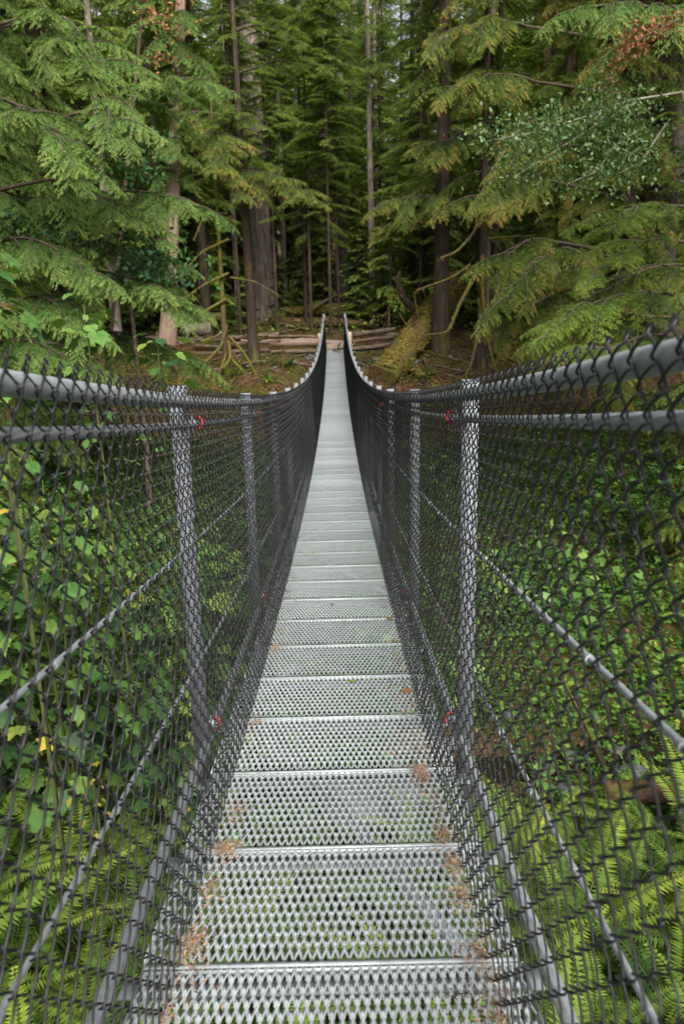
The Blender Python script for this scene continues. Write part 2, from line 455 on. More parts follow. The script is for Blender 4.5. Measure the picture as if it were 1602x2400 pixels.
# ------------------------------------------------------------------ the bridge
bridge = thing('suspension_bridge', 'long galvanised steel suspension footbridge with black chain link sides', 'bridge')
HW = 0.43                                                   # half width of deck
def panel_mesh():
    ch = []
    cw, rows = 0.0215, 12
    y0, y1 = 0.016, PL - 0.012
    rp = (y1 - y0) / rows
    nc = int(2 * HW / cw)
    B, D, L, Wd, Nn = [], [], [], [], []
    V, F = [], []
    nv = 0
    for j in range(rows):
        for i in range(nc + 1):
            for s in (-1, 1):
                xa = -HW + cw * i + (cw / 2 if j % 2 else 0)
                xb = xa + s * cw / 2
                if not (-HW - 1e-6 <= xa <= HW and -HW - 1e-6 <= xb <= HW): continue
                a = np.array([xa, y0 + rp * j, 0]); b = np.array([xb, y0 + rp * (j + 1), 0])
                d = norm(b - a); a = a - d * .004; b = b + d * .004
                side = np.array([d[1], -d[0], 0]) * s
                w = 0.0061 * (side * math.cos(0.72) + np.array([0, 0, 1]) * math.sin(0.72))
                t = np.cross(d, w); t = 0.0016 * t / np.linalg.norm(t)
                up = np.array([0, 0, -0.003])
                for e in (a, b):
                    for q in (w + t, -w + t, -w - t, w - t): V.append(e + q + up)
                for k in range(4): F.append([nv + k, nv + (k + 1) % 4, nv + 4 + (k + 1) % 4, nv + 4 + k])
                nv += 8
    ch.append((np.array(V), np.array(F), 0))
    V, F = [], []
    for j in range(1, rows):
        for i in range(nc + 1):
            xa = -HW + cw * i + (cw / 2 if j % 2 else 0)
            if abs(xa) > HW - .004: continue
            k = len(V); ya = y0 + rp * j
            V += [[xa, ya - .014, -.003], [xa + .0071, ya, .0004], [xa, ya + .015, .0042], [xa - .0071, ya, .0004]]
            F.append([k, k + 1, k + 2, k + 3])
    ch.append((np.array(V), np.array(F), 0))
    ch += box(-HW, HW, -0.0085, 0.005, -0.004, 0.0008)      # flat end bar of the panel
    ch += box(-HW - .002, HW + .002, PL - 0.016, PL - 0.0105, -0.010, 0.0005)
    ch += box(-HW, HW, PL - 0.0104, PL - 0.0088, -0.012, -0.001, 1)   # rusty gap
    for s in (-1, 1):
        ch += box(min(s * HW, s * (HW + .005)), max(s * HW, s * (HW + .005)), 0.0, PL - .017, -0.02, 0.003)
    return build('deck_panel', ch, [M['deck'], M['rust']])
pm = panel_mesh()
beam = build('cross_beam', box(-0.475, 0.475, -0.064, -0.002, -0.030, -0.024) + box(-0.475, 0.475, -0.0018, 0.0035, -0.046, -0.024), [M['steel']])
for n in range(N0, N1):
    y = P0 + PL * n
    a = math.atan2(float(dz(y + PL) - dz(y)), PL)
    obj('deck_panel', pm, bridge, (random.uniform(-.003, .003), y, float(dz(y))), (a, 0, random.uniform(-.002, .002)))
    obj('cross_beam', beam, bridge, (0, y - 0.004, float(dz(y))), (a, 0, 0))
# flat bracing under the deck, seen through the grating
for k, n in enumerate(range(N0, N1 - 1, 4)):
    ya, yb = P0 + PL * n, P0 + PL * (n + 4)
    for s in ((1,) if k % 2 else (-1,)):
        pts = np.array([[s * .42, ya, float(dz(ya)) - .125 - .008 * s], [-s * .42, yb, float(dz(yb)) - .125 - .008 * s]])
        d = norm(pts[1] - pts[0]); w = np.array([d[1], -d[0], 0]) * .024
        v = np.array([pts[0] + w, pts[0] - w, pts[1] - w, pts[1] + w]); v2 = v - np.array([0, 0, .006])
        q = np.concatenate([v, v2])
        f = np.array([[0, 1, 2, 3], [7, 6, 5, 4], [0, 4, 5, 1], [1, 5, 6, 2], [2, 6, 7, 3], [3, 7, 4, 0]])
        obj('brace', build('brace', [(q, f, 0)], [M['steel']]), bridge)

# handrails and wire ropes
YS = np.concatenate([np.arange(Y_NEAR, 0.5, .12), np.arange(0.5, 8, .08), np.arange(8, Y_FAR + .3, .25)])
def line(xo, h, ys=YS):
    return np.stack([np.full(len(ys), xo), ys, dz(ys) + h], -1)
RAIL_X, RAIL_H = 0.447, 1.318
for s in (-1, 1):
    obj('handrail', build('handrail', tube(line(s * RAIL_X, RAIL_H), 0.0205, 14), [M['steel']], True), bridge)
def rope(xo, h, r, lobes=6, pitch=.11):
    ys = np.arange(0.4, 7.0, 0.014); sides = lobes * 4
    P = line(xo, h, ys)
    a = np.arange(sides) / sides * 2 * np.pi
    R = r * (0.8 + 0.28 * np.abs(np.sin((a[None, :] + ys[:, None] / pitch * 2 * np.pi / lobes) * lobes / 2)))
    ch = tube(P, R, sides)
    ch += tube(line(xo, h, YS[YS < 0.42]), r, 8) + tube(line(xo, h, YS[YS > 6.95]), r, 8)
    return build('wire_rope', ch, [M['cable']], True)
for s in (-1, 1):
    obj('upper_cable', rope(s * .468, 1.24, .0125), bridge)
    obj('main_cable', rope(s * .475, .045, .0165, 6, .14), bridge)
    for h in (.832, .40):
        ch = tube(line(s * .466, h), .0058, 8)
        for y in np.arange(0.9, 14, .33):                    # clips where the mesh is tied to the line
            yy = y + random.uniform(-.05, .05)
            ch += tube(line(s * .464, h, np.array([yy - .008, yy + .008])), .0085, 8)
        obj('line_wire', build('line_wire', ch, [M['steel']], True), bridge)

# posts with clamps
def post_mesh():
    ch = box(-.028, .028, -.004, .001, -.26, 1.372)
    ch += box(-.028, -.0235, .0012, .022, -.26, 1.372)
    ch += box(.0235, .028, .0012, .022, -.26, 1.372)
    return build('post', ch, [M['post']])
pmesh = post_mesh()
def clamp_mesh(s):
    # bracket from the post inwards, saddle block, and a red painted U-bolt round the cable
    ch = box(-.02, .02, .037, .045, -.02, .02)
    ch += box(min(0, -s * .055), max(0, -s * .055), .046, .066, -.013, .013)
    return build('clamp', ch, [M['steel']])
def ubolt_mesh(s):
    a = np.linspace(-.2, math.pi + .2, 12)
    P = np.stack([-s * (.045 + .022 * np.sin(a)), np.full(12, .06), .022 * np.cos(a)], -1)
    return build('u_bolt', tube(P, .006, 8) + box(min(-s * .03, -s * .04), max(-s * .03, -s * .04), .05, .075, -.03, .03, 1), [M['red'], M['steel']], False)
cm = {s: clamp_mesh(s) for s in (-1, 1)}; um = {s: ubolt_mesh(s) for s in (-1, 1)}
for n in range(-10, N1 + 1, 4):
    y = P0 + PL * n + .15
    for s in (-1, 1):
        px = s * .492
        po = obj('post', pmesh, bridge, (px, y + random.uniform(-.01, .01), float(dz(y))), (0, random.uniform(-.006, .006), random.uniform(-.04, .04)))
        for h in (1.24, .1):
            c = obj('clamp', cm[s], po, (0, 0, h))
            obj('u_bolt', um[s], po, (0, 0, h))
    
for s in (-1, 1):
    ep = obj('end_stanchion', build('end_stanchion', tube(np.array([[0, 0, -.3], [0, 0, 1.38], [0, 0, 1.4], [0, 0, 1.44], [0, 0, 1.45]]), np.array([.036, .036, .05, .05, .02]), 10), [M['steel']]), bridge, (s * .452, Y_FAR + .3, float(dz(Y_FAR + .3))))
    obj('clevis', build('clevis', box(-.06, .06, -.05, -.03, -.03, .03) + box(-.015, .015, -.08, .05, -.012, .012), [M['steel']]), ep, (0, 0, 1.33))
# chain link sides
A_, T_, VP = 0.0208, 0.0062, 0.0708
LEAN = math.atan2(0.422 - 0.353, 1.337)
FH = 1.346
def wire_path(per, detail):
    """one zigzag wire; detail points per half period"""
    z, x, t = [], [], []
    nper = int(round(FH / VP))
    fr = {4: (0, .11, .5, .89), 2: (0, .5), 1: (0,)}[detail]
    for k in range(2 * nper):
        s = 1 if (k + per) % 2 else -1                      # goes from -s to +s
        for f in fr:
            xx = {0: -1, .11: -.83, .5: 0, .89: .83}[f] * s
            tt = {0: 0, .11: .75, .5: 1, .89: .75}[f] * s
            z.append((k + f) * VP / 2); x.append(xx * A_); t.append(tt * T_)
    z.append(nper * VP); x.append(A_ * s * .9); t.append(0)
    x, t, z = np.array(x), np.array(t), np.array(z)
    # knuckled end turned over towards its neighbour
    e = 1 if x[-1] > 0 else -1
    x = np.append(x, [x[-1] + e * .003, x[-1] - e * .004]); t = np.append(t, [.004, .009]); z = np.append(z, [z[-1] + .012, z[-1] + .006])
    return np.stack([t, x, z], -1)                          # across, along, up
WR = 0.0022
wm = [build('fence_wire', tube(wire_path(k, 4), WR, 6, cap=True), [M['wire']], True) for k in (0, 1)]
for s in (-1, 1):
    fence = obj('chain_link_fence', None, bridge)
    fence['label'] = 'black vinyl chain link mesh on the %s side of the deck' % ('left' if s < 0 else 'right')
    ys = np.arange(Y_NEAR + .1, Y_FAR - .05, 0.036)
    far = {}
    k_near = 0
    for i, y in enumerate(ys):
        z = float(dz(y)) + .004
        if 0.72 <= y and k_near < 150:
            o = obj('wire', wm[i % 2], fence, (s * .355 + random.uniform(-.0015, .0015), y, z), (0, s * LEAN, 0))
            k_near += 1
        else:
            zone = 'back' if y < 0.72 else ('mid' if y < 14 else 'far')
            far.setdefault(zone, []).append((i % 2, y, z))
    ch = []
    for zone, lst in far.items():
        det, sides = {'back': (2, 4), 'mid': (2, 3), 'far': (1, 3)}[zone]
        base = [tube(wire_path(k, det), WR * (1.0 if det == 2 else 1.05), sides, cap=False)[0] for k in (0, 1)]
        cl, sl = math.cos(LEAN), math.sin(LEAN)
        for k in (0, 1):
            bv, bf = base[k][0], base[k][1]
            pos = np.array([(y, z) for kk, y, z in lst if kk == k])
            X = s * .355 + bv[:, 0] * cl + s * bv[:, 2] * sl
            Z = bv[:, 2] * cl - s * bv[:, 0] * sl
            V = np.stack([np.broadcast_to(X, (len(pos), len(X))), bv[None, :, 1] + pos[:, :1], Z[None] + pos[:, 1:]], -1).reshape(-1, 3)
            F = (bf[None] + (np.arange(len(pos)) * len(bv))[:, None, None]).reshape(-1, 4)
            ch.append((V, F, 0))
    o = obj('wire', build('fence_wire_far', ch, [M['wire']], True), fence)
    o['kind'] = 'stuff'

# ------------------------------------------------------------------ far end of the bridge: stub posts, split rail fences, logs
def rounded_post(r, h, mt):
    P = np.array([[0, 0, -.3], [0, 0, h * .5], [0, 0, h - .02], [0, 0, h]])
    return build('end_post', tube(P, np.array([r, r, r, r * .85]), 8), [mt], False)
for s, nm in ((-1, 'left'), (1, 'right')):
    t = obj('end_post', rounded_post(.13, .72, M['pale_wood']), None, (s * .62, Y_FAR + .55, float(ground(s * .62, Y_FAR + .55))))
    props(t, 'short pale wooden post at the %s edge of the far bridge end' % nm, 'post')

ld = thing('timber_landing', 'pale timber step where the deck meets the gravel path', 'step', (0, Y_FAR + .36, float(dz(Y_FAR)) - .02))
plank = build('plank', box(-.52, .52, -.085, .085, -.05, 0), [M['pale_wood']])
for k in range(5):
    obj('plank', plank, ld, (random.uniform(-.02, .02), k * .185, random.uniform(-.004, .004) + k * .012), (0, 0, random.uniform(-.015, .015)))

def log_mesh(a, b, r0, r1, mt, seed, sides=14, bend=.03, rough=.08, mats=None):
    rg = np.random.default_rng(seed)
    a, b = np.array(a, float), np.array(b, float); n = 18
    t = np.linspace(0, 1, n)[:, None]
    L = np.linalg.norm(b - a)
    P = a + (b - a) * t + np.stack([np.zeros(n), np.zeros(n), np.sin(t[:, 0] * math.pi) * bend * L * rg.uniform(-1, 1)], -1)
    P[:, 1] += np.sin(t[:, 0] * 5 + seed) * .01 * L
    ang = np.arange(sides) / sides * 2 * np.pi
    R = (r0 + (r1 - r0) * t) * (1 + rough * np.sin(ang[None] * 3 + seed + t * 4) + rough * rg.normal(0, .6, (n, sides)) * .6)
    return tube(P, R, sides)

def rail_fence(name, label, bays, seed):
    """zigzag stack of split rails"""
    f = thing(name, label, 'fence')
    rg = random.Random(seed)
    for (x0, y0), (x1, y1), nr, h0 in bays:
        for k in range(nr):
            z0 = float(ground(x0, y0)) + .16 + k * .29 + h0; z1 = float(ground(x1, y1)) + .16 + k * .29 + h0
            r = rg.uniform(.068, .1)
            dx = rg.uniform(.1, .3)
            obj('rail', build('rail', log_mesh((x0 - dx, y0 + rg.uniform(-.06, .06), z0 + rg.uniform(-.04, .04)), (x1 + dx, y1 + rg.uniform(-.06, .06), z1 + rg.uniform(-.04, .04)), r, r * .85, None, rg.randint(0, 999), 8, .012, .1), [M['rail_wood']]), f)
    return f
rail_fence('split_rail_fence', 'weathered split rail fence left of the far bridge end', [((-2.55, 34.3), (-.95, 34.0), 4, -.28), ((-4.3, 34.0), (-2.6, 34.5), 4, -.24), ((-5.9, 34.6), (-4.3, 34.2), 3, -.2)], 3)
rail_fence('split_rail_fence', 'weathered split rail fence right of the far bridge end', [((.95, 34.0), (2.4, 34.5), 4, -.28), ((2.4, 34.6), (4.0, 34.2), 3, -.2)], 5)

def log(name, label, a, b, r0, r1, mt, seed, group=None, rough=.1):
    t = thing(name, label, 'log', tuple((np.array(a) + np.array(b)) / 2), group)
    off = (np.array(a) + np.array(b)) / 2
    obj('trunk', build('log', log_mesh(np.array(a) - off, np.array(b) - off, r0, r1, None, seed, rough=rough), [mt], True), t)
    rg = random.Random(seed)
    L = float(np.linalg.norm(np.array(b) - np.array(a)))
    for k in range(int(3 + L * .5) if r0 > .1 else 0):
        u = rg.uniform(.15, .95); p = np.array(a) + (np.array(b) - np.array(a)) * u - off
        d = norm(np.array([rg.uniform(-1, 1), rg.uniform(-1, .2), rg.uniform(.1, 1)])); ln = r0 * rg.uniform(1.3, 2.6)
        obj('branch_stub', build('branch_stub', tube(np.array([p, p + d * ln * .6, p + d * ln + [0, 0, .04]]), np.array([.2, .14, .09]) * r0 * rg.uniform(.5, 1), 6), [mt], True), t)
    return t
L1 = log('fallen_log', 'huge moss covered log leaning up the bank right of the bridge end', (1.75, 30.2, -2.6), (5.6, 38.6, 1.0), .56, .62, M['mossy_log'], 2, rough=.17)
# broken snags and roots standing on it
rg = np.random.default_rng(4)
for (px, py, y, lst, r) in ((985, 738, 38, [(945, 700), (930, 655), (938, 635)], .22), (1010, 700, 38, [(1050, 690), (1090, 640), (1110, 600)], .16)):
    P = [at(px, py, y)] + [at(q[0], q[1], y + .2) for q in lst]
    P = np.array(P) - np.array(L1.location)
    obj('snag', build('snag', tube(P, np.linspace(r, r * .45, len(P)), 9), [M['dark_bark']], True), L1)
log('fallen_log', 'dark rotten log propped behind the mossy leaning log', at(975, 870, 33.5), at(1065, 690, 39), .42, .4, M['rot_log'], 9)
log('fallen_log', 'slim mossy log slanting down the brown slope on the right', at(925, 825, 32.6) + [0, 0, -.1], at(1060, 935, 29.5), .15, .17, M['moss_bark'], 12)
log('fallen_log', 'long mossy log lying across the top of the log pile', at(655, 733, 47), at(872, 722, 49), .3, .34, M['mossy_log'], 21)
log('fallen_log', 'reddish rotten log at the bottom of the log pile', at(640, 752, 46.5), at(800, 757, 46), .28, .24, M['rot_log'], 22)
log('fallen_log', 'thin bare pole leaning on the log pile', at(715, 733, 46.5), at(790, 690, 48), .1, .06, M['rail_wood'], 23)
log('fallen_log', 'brown log lying behind the path at right of the log pile', at(760, 750, 45), at(880, 763, 44), .22, .2, M['rot_log'], 24)
log('fallen_log', 'dark log lying under the trees left of the path', at(395, 735, 40), at(520, 742, 41), .28, .2, M['moss_bark'], 25)
log('fallen_log', 'grey fallen log beyond the left fence end', at(430, 775, 37), at(490, 768, 37.5), .3, .28, M['grey_bark'], 26)
log('fallen_log', 'grey weathered log among the ferns beside the stream at right', (2.5, 6.5, -4.5), (5.6, 5.7, -4.1), .11, .08, M['rot_log'], 27)
log('fallen_log', 'thin mossy pole standing crooked beside the stream at right', (2.9, 7.6, -5.0), (2.15, 6.9, -3.5), .025, .015, M['moss_bark'], 28)

def shag(t, a, b, r, n, seed):
    rg = np.random.default_rng(seed)
    a = np.array(a, float) - np.array(t.location); b = np.array(b, float) - np.array(t.location)
    ax = norm(b - a); u = rg.uniform(.02, .98, n); th = rg.uniform(-1.9, 1.9, n)
    side = norm(np.cross(ax, [0, 0, 1.0])); up = np.cross(side, ax)
    rad = up * np.cos(th)[:, None] + side * np.sin(th)[:, None]
    keep = (np.sin(u * 23 + th * 3) + np.sin(u * 9 - th * 2 + 1)) > -.5
    pb = a + (b - a) * u[:, None] + rad * (r * 1.0)
    d = np.cross(rad, ax) * rg.normal(0, .6, (n, 1)) + ax * rg.normal(0, .6, (n, 1)) + rad * .35 + np.array([0, 0, -.5])
    ch = blades(pb[keep], d[keep], rad[keep] + rg.normal(0, .4, (keep.sum(), 3)), rg.uniform(.06, .22, keep.sum()), rg.uniform(.03, .07, keep.sum()), 0, np.clip(rg.normal(.45, .22, keep.sum()), 0, 1))
    o = obj('moss', build('moss', ch, [M['moss']]), t); o['kind'] = 'stuff'
shag(L1, (1.75, 30.2, -2.6), (5.6, 38.6, 1.0), .58, 8000, 3)
for o in list(COL.objects):
    if o.get('label') == 'long mossy log lying across the top of the log pile': shag(o, at(655, 733, 47), at(872, 722, 49), .33, 1500, 7)
    if o.get('label') == 'slim mossy log slanting down the brown slope on the right': shag(o, at(925, 825, 32.6), at(1060, 935, 29.5), .16, 700, 8)
def sticks(name, label, n, xr, yr, seed, rmax=.05):
    rg = np.random.default_rng(seed); ch = []
    for k in range(n):
        x, y = rg.uniform(*xr), rg.uniform(*yr); L = rg.uniform(.5, 3.2); a = rg.uniform(0, 6.28)
        q = np.linspace(-.5, .5, 4)
        X = x + L * q * math.cos(a); Y = y + L * q * math.sin(a)
        Z = np.maximum(ground(X, Y) + .03, np.linspace(ground(X[0], Y[0]), ground(X[-1], Y[-1]), 4)) + rg.uniform(0, .12) + q * rg.uniform(-.3, .3) * L * .4
        ch += tube(np.stack([X, Y, Z], -1), np.linspace(rg.uniform(.012, rmax), .008, 4), 5, int(rg.integers(0, 3)))
    props(obj(name, build(name, ch, [M['rail_wood'], M['dark_bark'], M['moss_bark']], True)), label, None, None, 'stuff')
sticks('dead_branches', 'fallen sticks and dead branches strewn over the far bank', 170, (-10, 10), (27, 36), 31)
sticks('dead_branches', 'deadfall of sticks on the forest floor beyond the path', 200, (-14, 14), (40, 56), 32, .09)
sticks('dead_branches', 'fallen sticks on the ravine floor', 60, (-7, 8), (3, 20), 33, .03)
# rocks of the stream
def rock_mesh(seed):
    rg = np.random.default_rng(seed)
    n, k = 8, 12
    V = []
    for i in range(n):
        th = math.pi * i / (n - 1)
        for j in range(k):
            ph = 2 * math.pi * j / k
            d = np.array([math.sin(th) * math.cos(ph), math.sin(th) * math.sin(ph), math.cos(th)])
            V.append(d)
    V = np.array(V)
    r = np.ones(len(V))
    for q in range(9):
        pn = norm(rg.normal(0, 1, 3)); h = rg.uniform(.62, .9)
        c = V @ pn
        r = np.where(c * r > h, h / np.maximum(c, .01), r)
    V = V * r[:, None] * np.array([1.2, 1.0, .65])
    i = np.arange(n - 1)[:, None] * k; j = np.arange(k)[None]; jj = (j + 1) % k
    F = np.stack([i + j, i + jj, i + k + jj, i + k + j], -1).reshape(-1, 4)
    return build('rock', [(V, F, 0)], [M['stone']])
rocks = [rock_mesh(s) for s in range(5)]
rg = random.Random(12)
for k in range(46):
    x = rg.gauss(0, 2.6); y = rg.uniform(32.2, 34.4)
    if abs(x) < .55: continue
    sc = rg.uniform(.07, .2)
    o = obj('rock', rocks[k % 5], None, (x, y, float(ground(x, y)) + sc * .2), (rg.uniform(-.4, .4), rg.uniform(-.4, .4), rg.uniform(0, 6)), sc)
    props(o, 'small grey stone on the bank below the rail fences', 'rock', 'stones below the rail fences')
rg = random.Random(2)
for k in range(90):
    x = rg.uniform(-6, 8); y = 7.7 + .12 * x + rg.gauss(0, .7)
    sc = rg.uniform(.06, .2) if k > 14 else rg.uniform(.2, .38)
    o = obj('rock', rocks[k % 5], None, (x, y, float(ground(x, y)) + sc * .25), (rg.uniform(-.3, .3), rg.uniform(-.3, .3), rg.uniform(0, 6)), sc)
    props(o, 'grey angular stone lying in the stream bed below the bridge', 'rock', 'stones in the stream bed')

# ------------------------------------------------------------------ boughs
def curve_pts(L, rise, droop, n, rg, wig=.03):
    t = np.linspace(0, 1, n)
    return np.stack([L * t, wig * L * np.sin(t * 4 + rg.uniform(0, 6)), L * (rise * t - droop * t * t)], -1), t

def bough(seed, L=3.0, kind='cedar', dens=1.0, dead=0.0):
    rg = np.random.default_rng(seed)
    ch = []
    rise, droop = {'cedar': (.05, .42), 'hemlock': (.1, .3)}[kind]
    P, t = curve_pts(L, rise + rg.uniform(-.05, .08), droop + rg.uniform(-.08, .1), 14, rg)
    ch += tube(P, np.interp(t, [0, 1], [.018 * L ** .8 + .008, .004]), 5, 1, cap=False)
    T = norm(np.gradient(P, axis=0))
    nb = int((15 if kind == 'cedar' else 17) * L / 1.5 * dens)
    bases, dirs, nrms, lens, wids, tints = [], [], [], [], [], []
    for k in range(nb):
        u = .1 + .9 * (k + rg.uniform(0, .6)) / nb
        u = min(u, .995)
        p0 = np.array([np.interp(u, t, P[:, c]) for c in range(3)]); tt = norm(np.array([np.interp(u, t, T[:, c]) for c in range(3)]))
        s = 1 if k % 2 else -1
        prof = (1 - .8 * u) * (0.35 + .65 * min(1, u / .3))
        bl = L * (.34 if kind == 'cedar' else .3) * prof * rg.uniform(.65, 1.25) + .12
        ang = math.radians(rg.uniform(42, 66))
        h = norm(np.cross([0, 0, 1.0], tt)) * s
        d0 = tt * math.cos(ang) + h * math.sin(ang)
        m_ = max(4, int(bl / .075))
        q = np.linspace(0, 1, m_)
        sag = (.62 if kind == 'cedar' else .3) * rg.uniform(.5, 1.4)
        B = p0 + d0 * (bl * q)[:, None] + np.array([0, 0, -1.0]) * (sag * bl * q ** 1.7)[:, None]
        if bl > .3: ch += tube(B[::2] if m_ > 5 else B, np.linspace(.006, .002, len(B[::2] if m_ > 5 else B)), 3, 1, cap=False)
        Tb = norm(np.gradient(B, axis=0))
        step = .042 if kind == 'cedar' else .034
        nt_ = max(4, int(bl / step))
        qq = (np.arange(nt_) + .5) / nt_
        for s2 in (-1, 1):
            pb = np.stack([np.interp(qq, q, B[:, c]) for c in range(3)], -1); tb = norm(np.stack([np.interp(qq, q, Tb[:, c]) for c in range(3)], -1))
            upv = np.array([0, 0, 1.0]) + rg.normal(0, .25, (nt_, 3))
            hb = norm(np.cross(upv, tb)) * s2
            a2 = np.radians(rg.uniform(35, 62, nt_))[:, None]
            dd = tb * np.cos(a2) + hb * np.sin(a2) + np.array([0, 0, -1.0]) * (rg.uniform(.15, .75, nt_) if kind == 'cedar' else rg.uniform(-.05, .35, nt_))[:, None]
            if kind == 'cedar':
                ll = (.07 + .13 * np.minimum(bl, .9) * (1 - .6 * qq)) * rg.uniform(.7, 1.3, nt_); ww = ll * .26 + .008
            else:
                ll = (.05 + .1 * np.minimum(bl, .9) * (1 - .6 * qq)) * rg.uniform(.7, 1.3, nt_); ww = ll * .2 + .009
            bases.append(pb); dirs.append(dd); lens.append(ll); wids.append(ww)
            nrms.append(norm(upv + rg.normal(0, .3, (nt_, 3))))
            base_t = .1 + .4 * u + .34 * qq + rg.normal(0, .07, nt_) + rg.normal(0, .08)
            if dead and rg.uniform() < dead * (2 * u) ** 2 * .3: base_t = base_t + .45
            tints.append(base_t)
        # terminal spray
        bases.append(B[-1:]); dirs.append(Tb[-1:]); lens.append(np.array([.12])); wids.append(np.array([.03])); nrms.append(np.array([[0, 0, 1.0]])); tints.append(np.array([.75]))
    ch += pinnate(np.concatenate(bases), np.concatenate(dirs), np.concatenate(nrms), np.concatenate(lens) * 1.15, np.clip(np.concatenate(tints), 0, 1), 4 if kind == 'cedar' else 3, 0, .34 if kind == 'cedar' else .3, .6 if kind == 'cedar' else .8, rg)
    return ch

BOUGH = {
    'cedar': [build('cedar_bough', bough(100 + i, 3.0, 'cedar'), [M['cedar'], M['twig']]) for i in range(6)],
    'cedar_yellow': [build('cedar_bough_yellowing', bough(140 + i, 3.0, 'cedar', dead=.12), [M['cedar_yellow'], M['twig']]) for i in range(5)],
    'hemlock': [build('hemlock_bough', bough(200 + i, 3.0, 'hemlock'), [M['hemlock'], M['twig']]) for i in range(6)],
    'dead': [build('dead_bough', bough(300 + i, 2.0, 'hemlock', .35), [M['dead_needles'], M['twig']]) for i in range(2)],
}

def trunk_chunks(h, r, seed, lean=(0, 0), sides=18, flute=.05, flare=.5, z0=-.6, rings=26):
    rg = np.random.default_rng(seed)
    z = np.linspace(z0, h, rings); t = np.clip(z / h, 0, 1)
    P = np.stack([lean[0] * z + .02 * r * np.sin(z + seed), lean[1] * z + 0 * z, z], -1)
    a = np.arange(sides) / sides * 2 * np.pi
    R = r * (1 - .75 * t ** 1.1)[:, None] * (1 + flare * np.exp(-np.clip(z, 0, 99) / (1.6 * r + .15)))[:, None]
    fl = 1 + flute * (np.sin(a * 5 + seed)[None] * .6 + np.sin(a * 9 + seed * 2)[None] * .5 + rg.normal(0, .25, (rings, sides)))
    fl = fl + flute * 2 * np.exp(-np.clip(z, 0, 99) / (1.2 * r + .2))[:, None] * np.sin(a * 4 + seed)[None]
    return tube(P, R * fl, sides, 0)

def tree(name, label, x, y, h, r, bark, kind, nb, z0, z1, l0, l1, seed, group=None, lean=(0, 0), face=None, flute=.05, sides=18, pitch=(-.1, .25), cat='tree', shrink=1.0):
    """trunk plus single boughs; face: preferred bough heading and spread"""
    rg = random.Random(seed)
    zb = float(ground(x, y))
    t = thing(name, label, cat, (x, y, zb), group)
    obj('trunk', build('trunk', trunk_chunks(h, r, seed, lean, sides, flute), [bark], True), t)
    for k in range(nb):
        u = (k + rg.random()) / nb
        z = z0 + (z1 - z0) * u
        L = (l0 + (l1 - l0) * u) * rg.uniform(.45, 1.1) * shrink
        yaw = rg.uniform(0, 2 * math.pi) if face is None or rg.random() < .25 else face[0] + rg.uniform(-face[1], face[1])
        kk = kind if not isinstance(kind, (list, tuple)) else rg.choice(kind)
        me = rg.choice(BOUGH[kk])
        b = obj('branch', me, t, (lean[0] * z, lean[1] * z, z), (rg.uniform(-.2, .2), rg.uniform(*pitch), yaw), L / 3.0)
    return t

# ------------------------------------------------------------------ named trees round the bridge head
tree('fir_tree', 'massive old fir with deeply furrowed grey brown bark behind the left fence', -4.35, 50, 34, .74, M['fir_bark'], 'hemlock', 26, 11, 24, 4.5, 4, 31, lean=(-.008, 0), flute=.07, sides=40)
tree('hemlock_tree', 'dark slender hemlock trunk standing just in front of the massive fir', -3.38, 33.2, 18, .2, M['dark_bark'], 'hemlock', 30, 6.4, 16, 2.8, 2.2, 32, lean=(-.012, 0))
T2 = tree('hemlock_tree', 'thin mossy tree with drooping mossy limbs left of the bridge end', -4.42, 32.3, 11, .115, M['moss_bark'], 'hemlock', 8, 6.5, 10, 1.8, 1.5, 33)
tree('hemlock_tree', 'tall slim grey trunk bare to mid height right of the bridge axis', 2.28, 48, 30, .215, M['grey_bark'], 'hemlock', 28, 11, 22, 3, 3, 34, lean=(-.008, 0))
tree('hemlock_tree', 'brown straight trunk right behind the log pile', .62, 55, 30, .36, M['grey_bark'], 'hemlock', 30, 8, 22, 3.5, 3.5, 35)
tree('fir_tree', 'thick dark straight trunk beside the huge mossy log', 4.42, 33.6, 26, .33, M['dark_bark'], ['hemlock', 'cedar_yellow'], 34, 5.2, 18, 3.4, 3.2, 36, lean=(.004, 0), flute=.06, sides=26)
tree('cedar_tree', 'pale pinkish cedar trunk leaning right among the green boughs', -7.6, 36.5, 26, .34, M['cedar_bark'], 'cedar', 44, 7, 22, 2.6, 3, 37, lean=(.115, 0), sides=26, face=(-1.57, 1.6))
T8 = tree('cedar_tree', 'dark trunk with long bare mossy limbs right of the thick trunk', 5.75, 31.5, 18, .19, M['dark_bark'], 'cedar_yellow', 22, 6.0, 15, 3, 2.6, 38)
tree('hemlock_tree', 'dark thin trunk behind the limbs with moss at right', 6.6, 33.5, 20, .2, M['dark_bark'], 'hemlock', 24, 5.5, 16, 3, 2.6, 39)
for i, (px, py, y, r, lab) in enumerate([(556, 690, 47, .16, 'thin pale trunk between the mossy tree and the massive fir'), (670, 715, 52, .17, 'thin grey trunk just right of the massive fir'), (717, 735, 46, .12, 'thin brown trunk standing in front of the log pile'),
                                         (640, 600, 62, .4, 'grey trunk half hidden at the right edge of the massive fir'), (830, 700, 60, .26, 'dim trunk between the brown trunk and the slim grey trunk'), (965, 690, 47, .2, 'dim trunk behind the broken snags'),
                                         (1140, 130, 46, .3, 'dark trunk among high boughs right of the thick dark trunk'), (1284, 130, 40, .42, 'dark trunk high up among the right hand boughs')]):
    p = at(px, py, y)
    tree('hemlock_tree', lab, p[0], y, 26, r, M['grey_bark'] if i in (0, 1, 3) else M['dark_bark'], 'hemlock', 20, 7.5 if i < 7 else 4, 20, 3, 2.8, 60 + i)

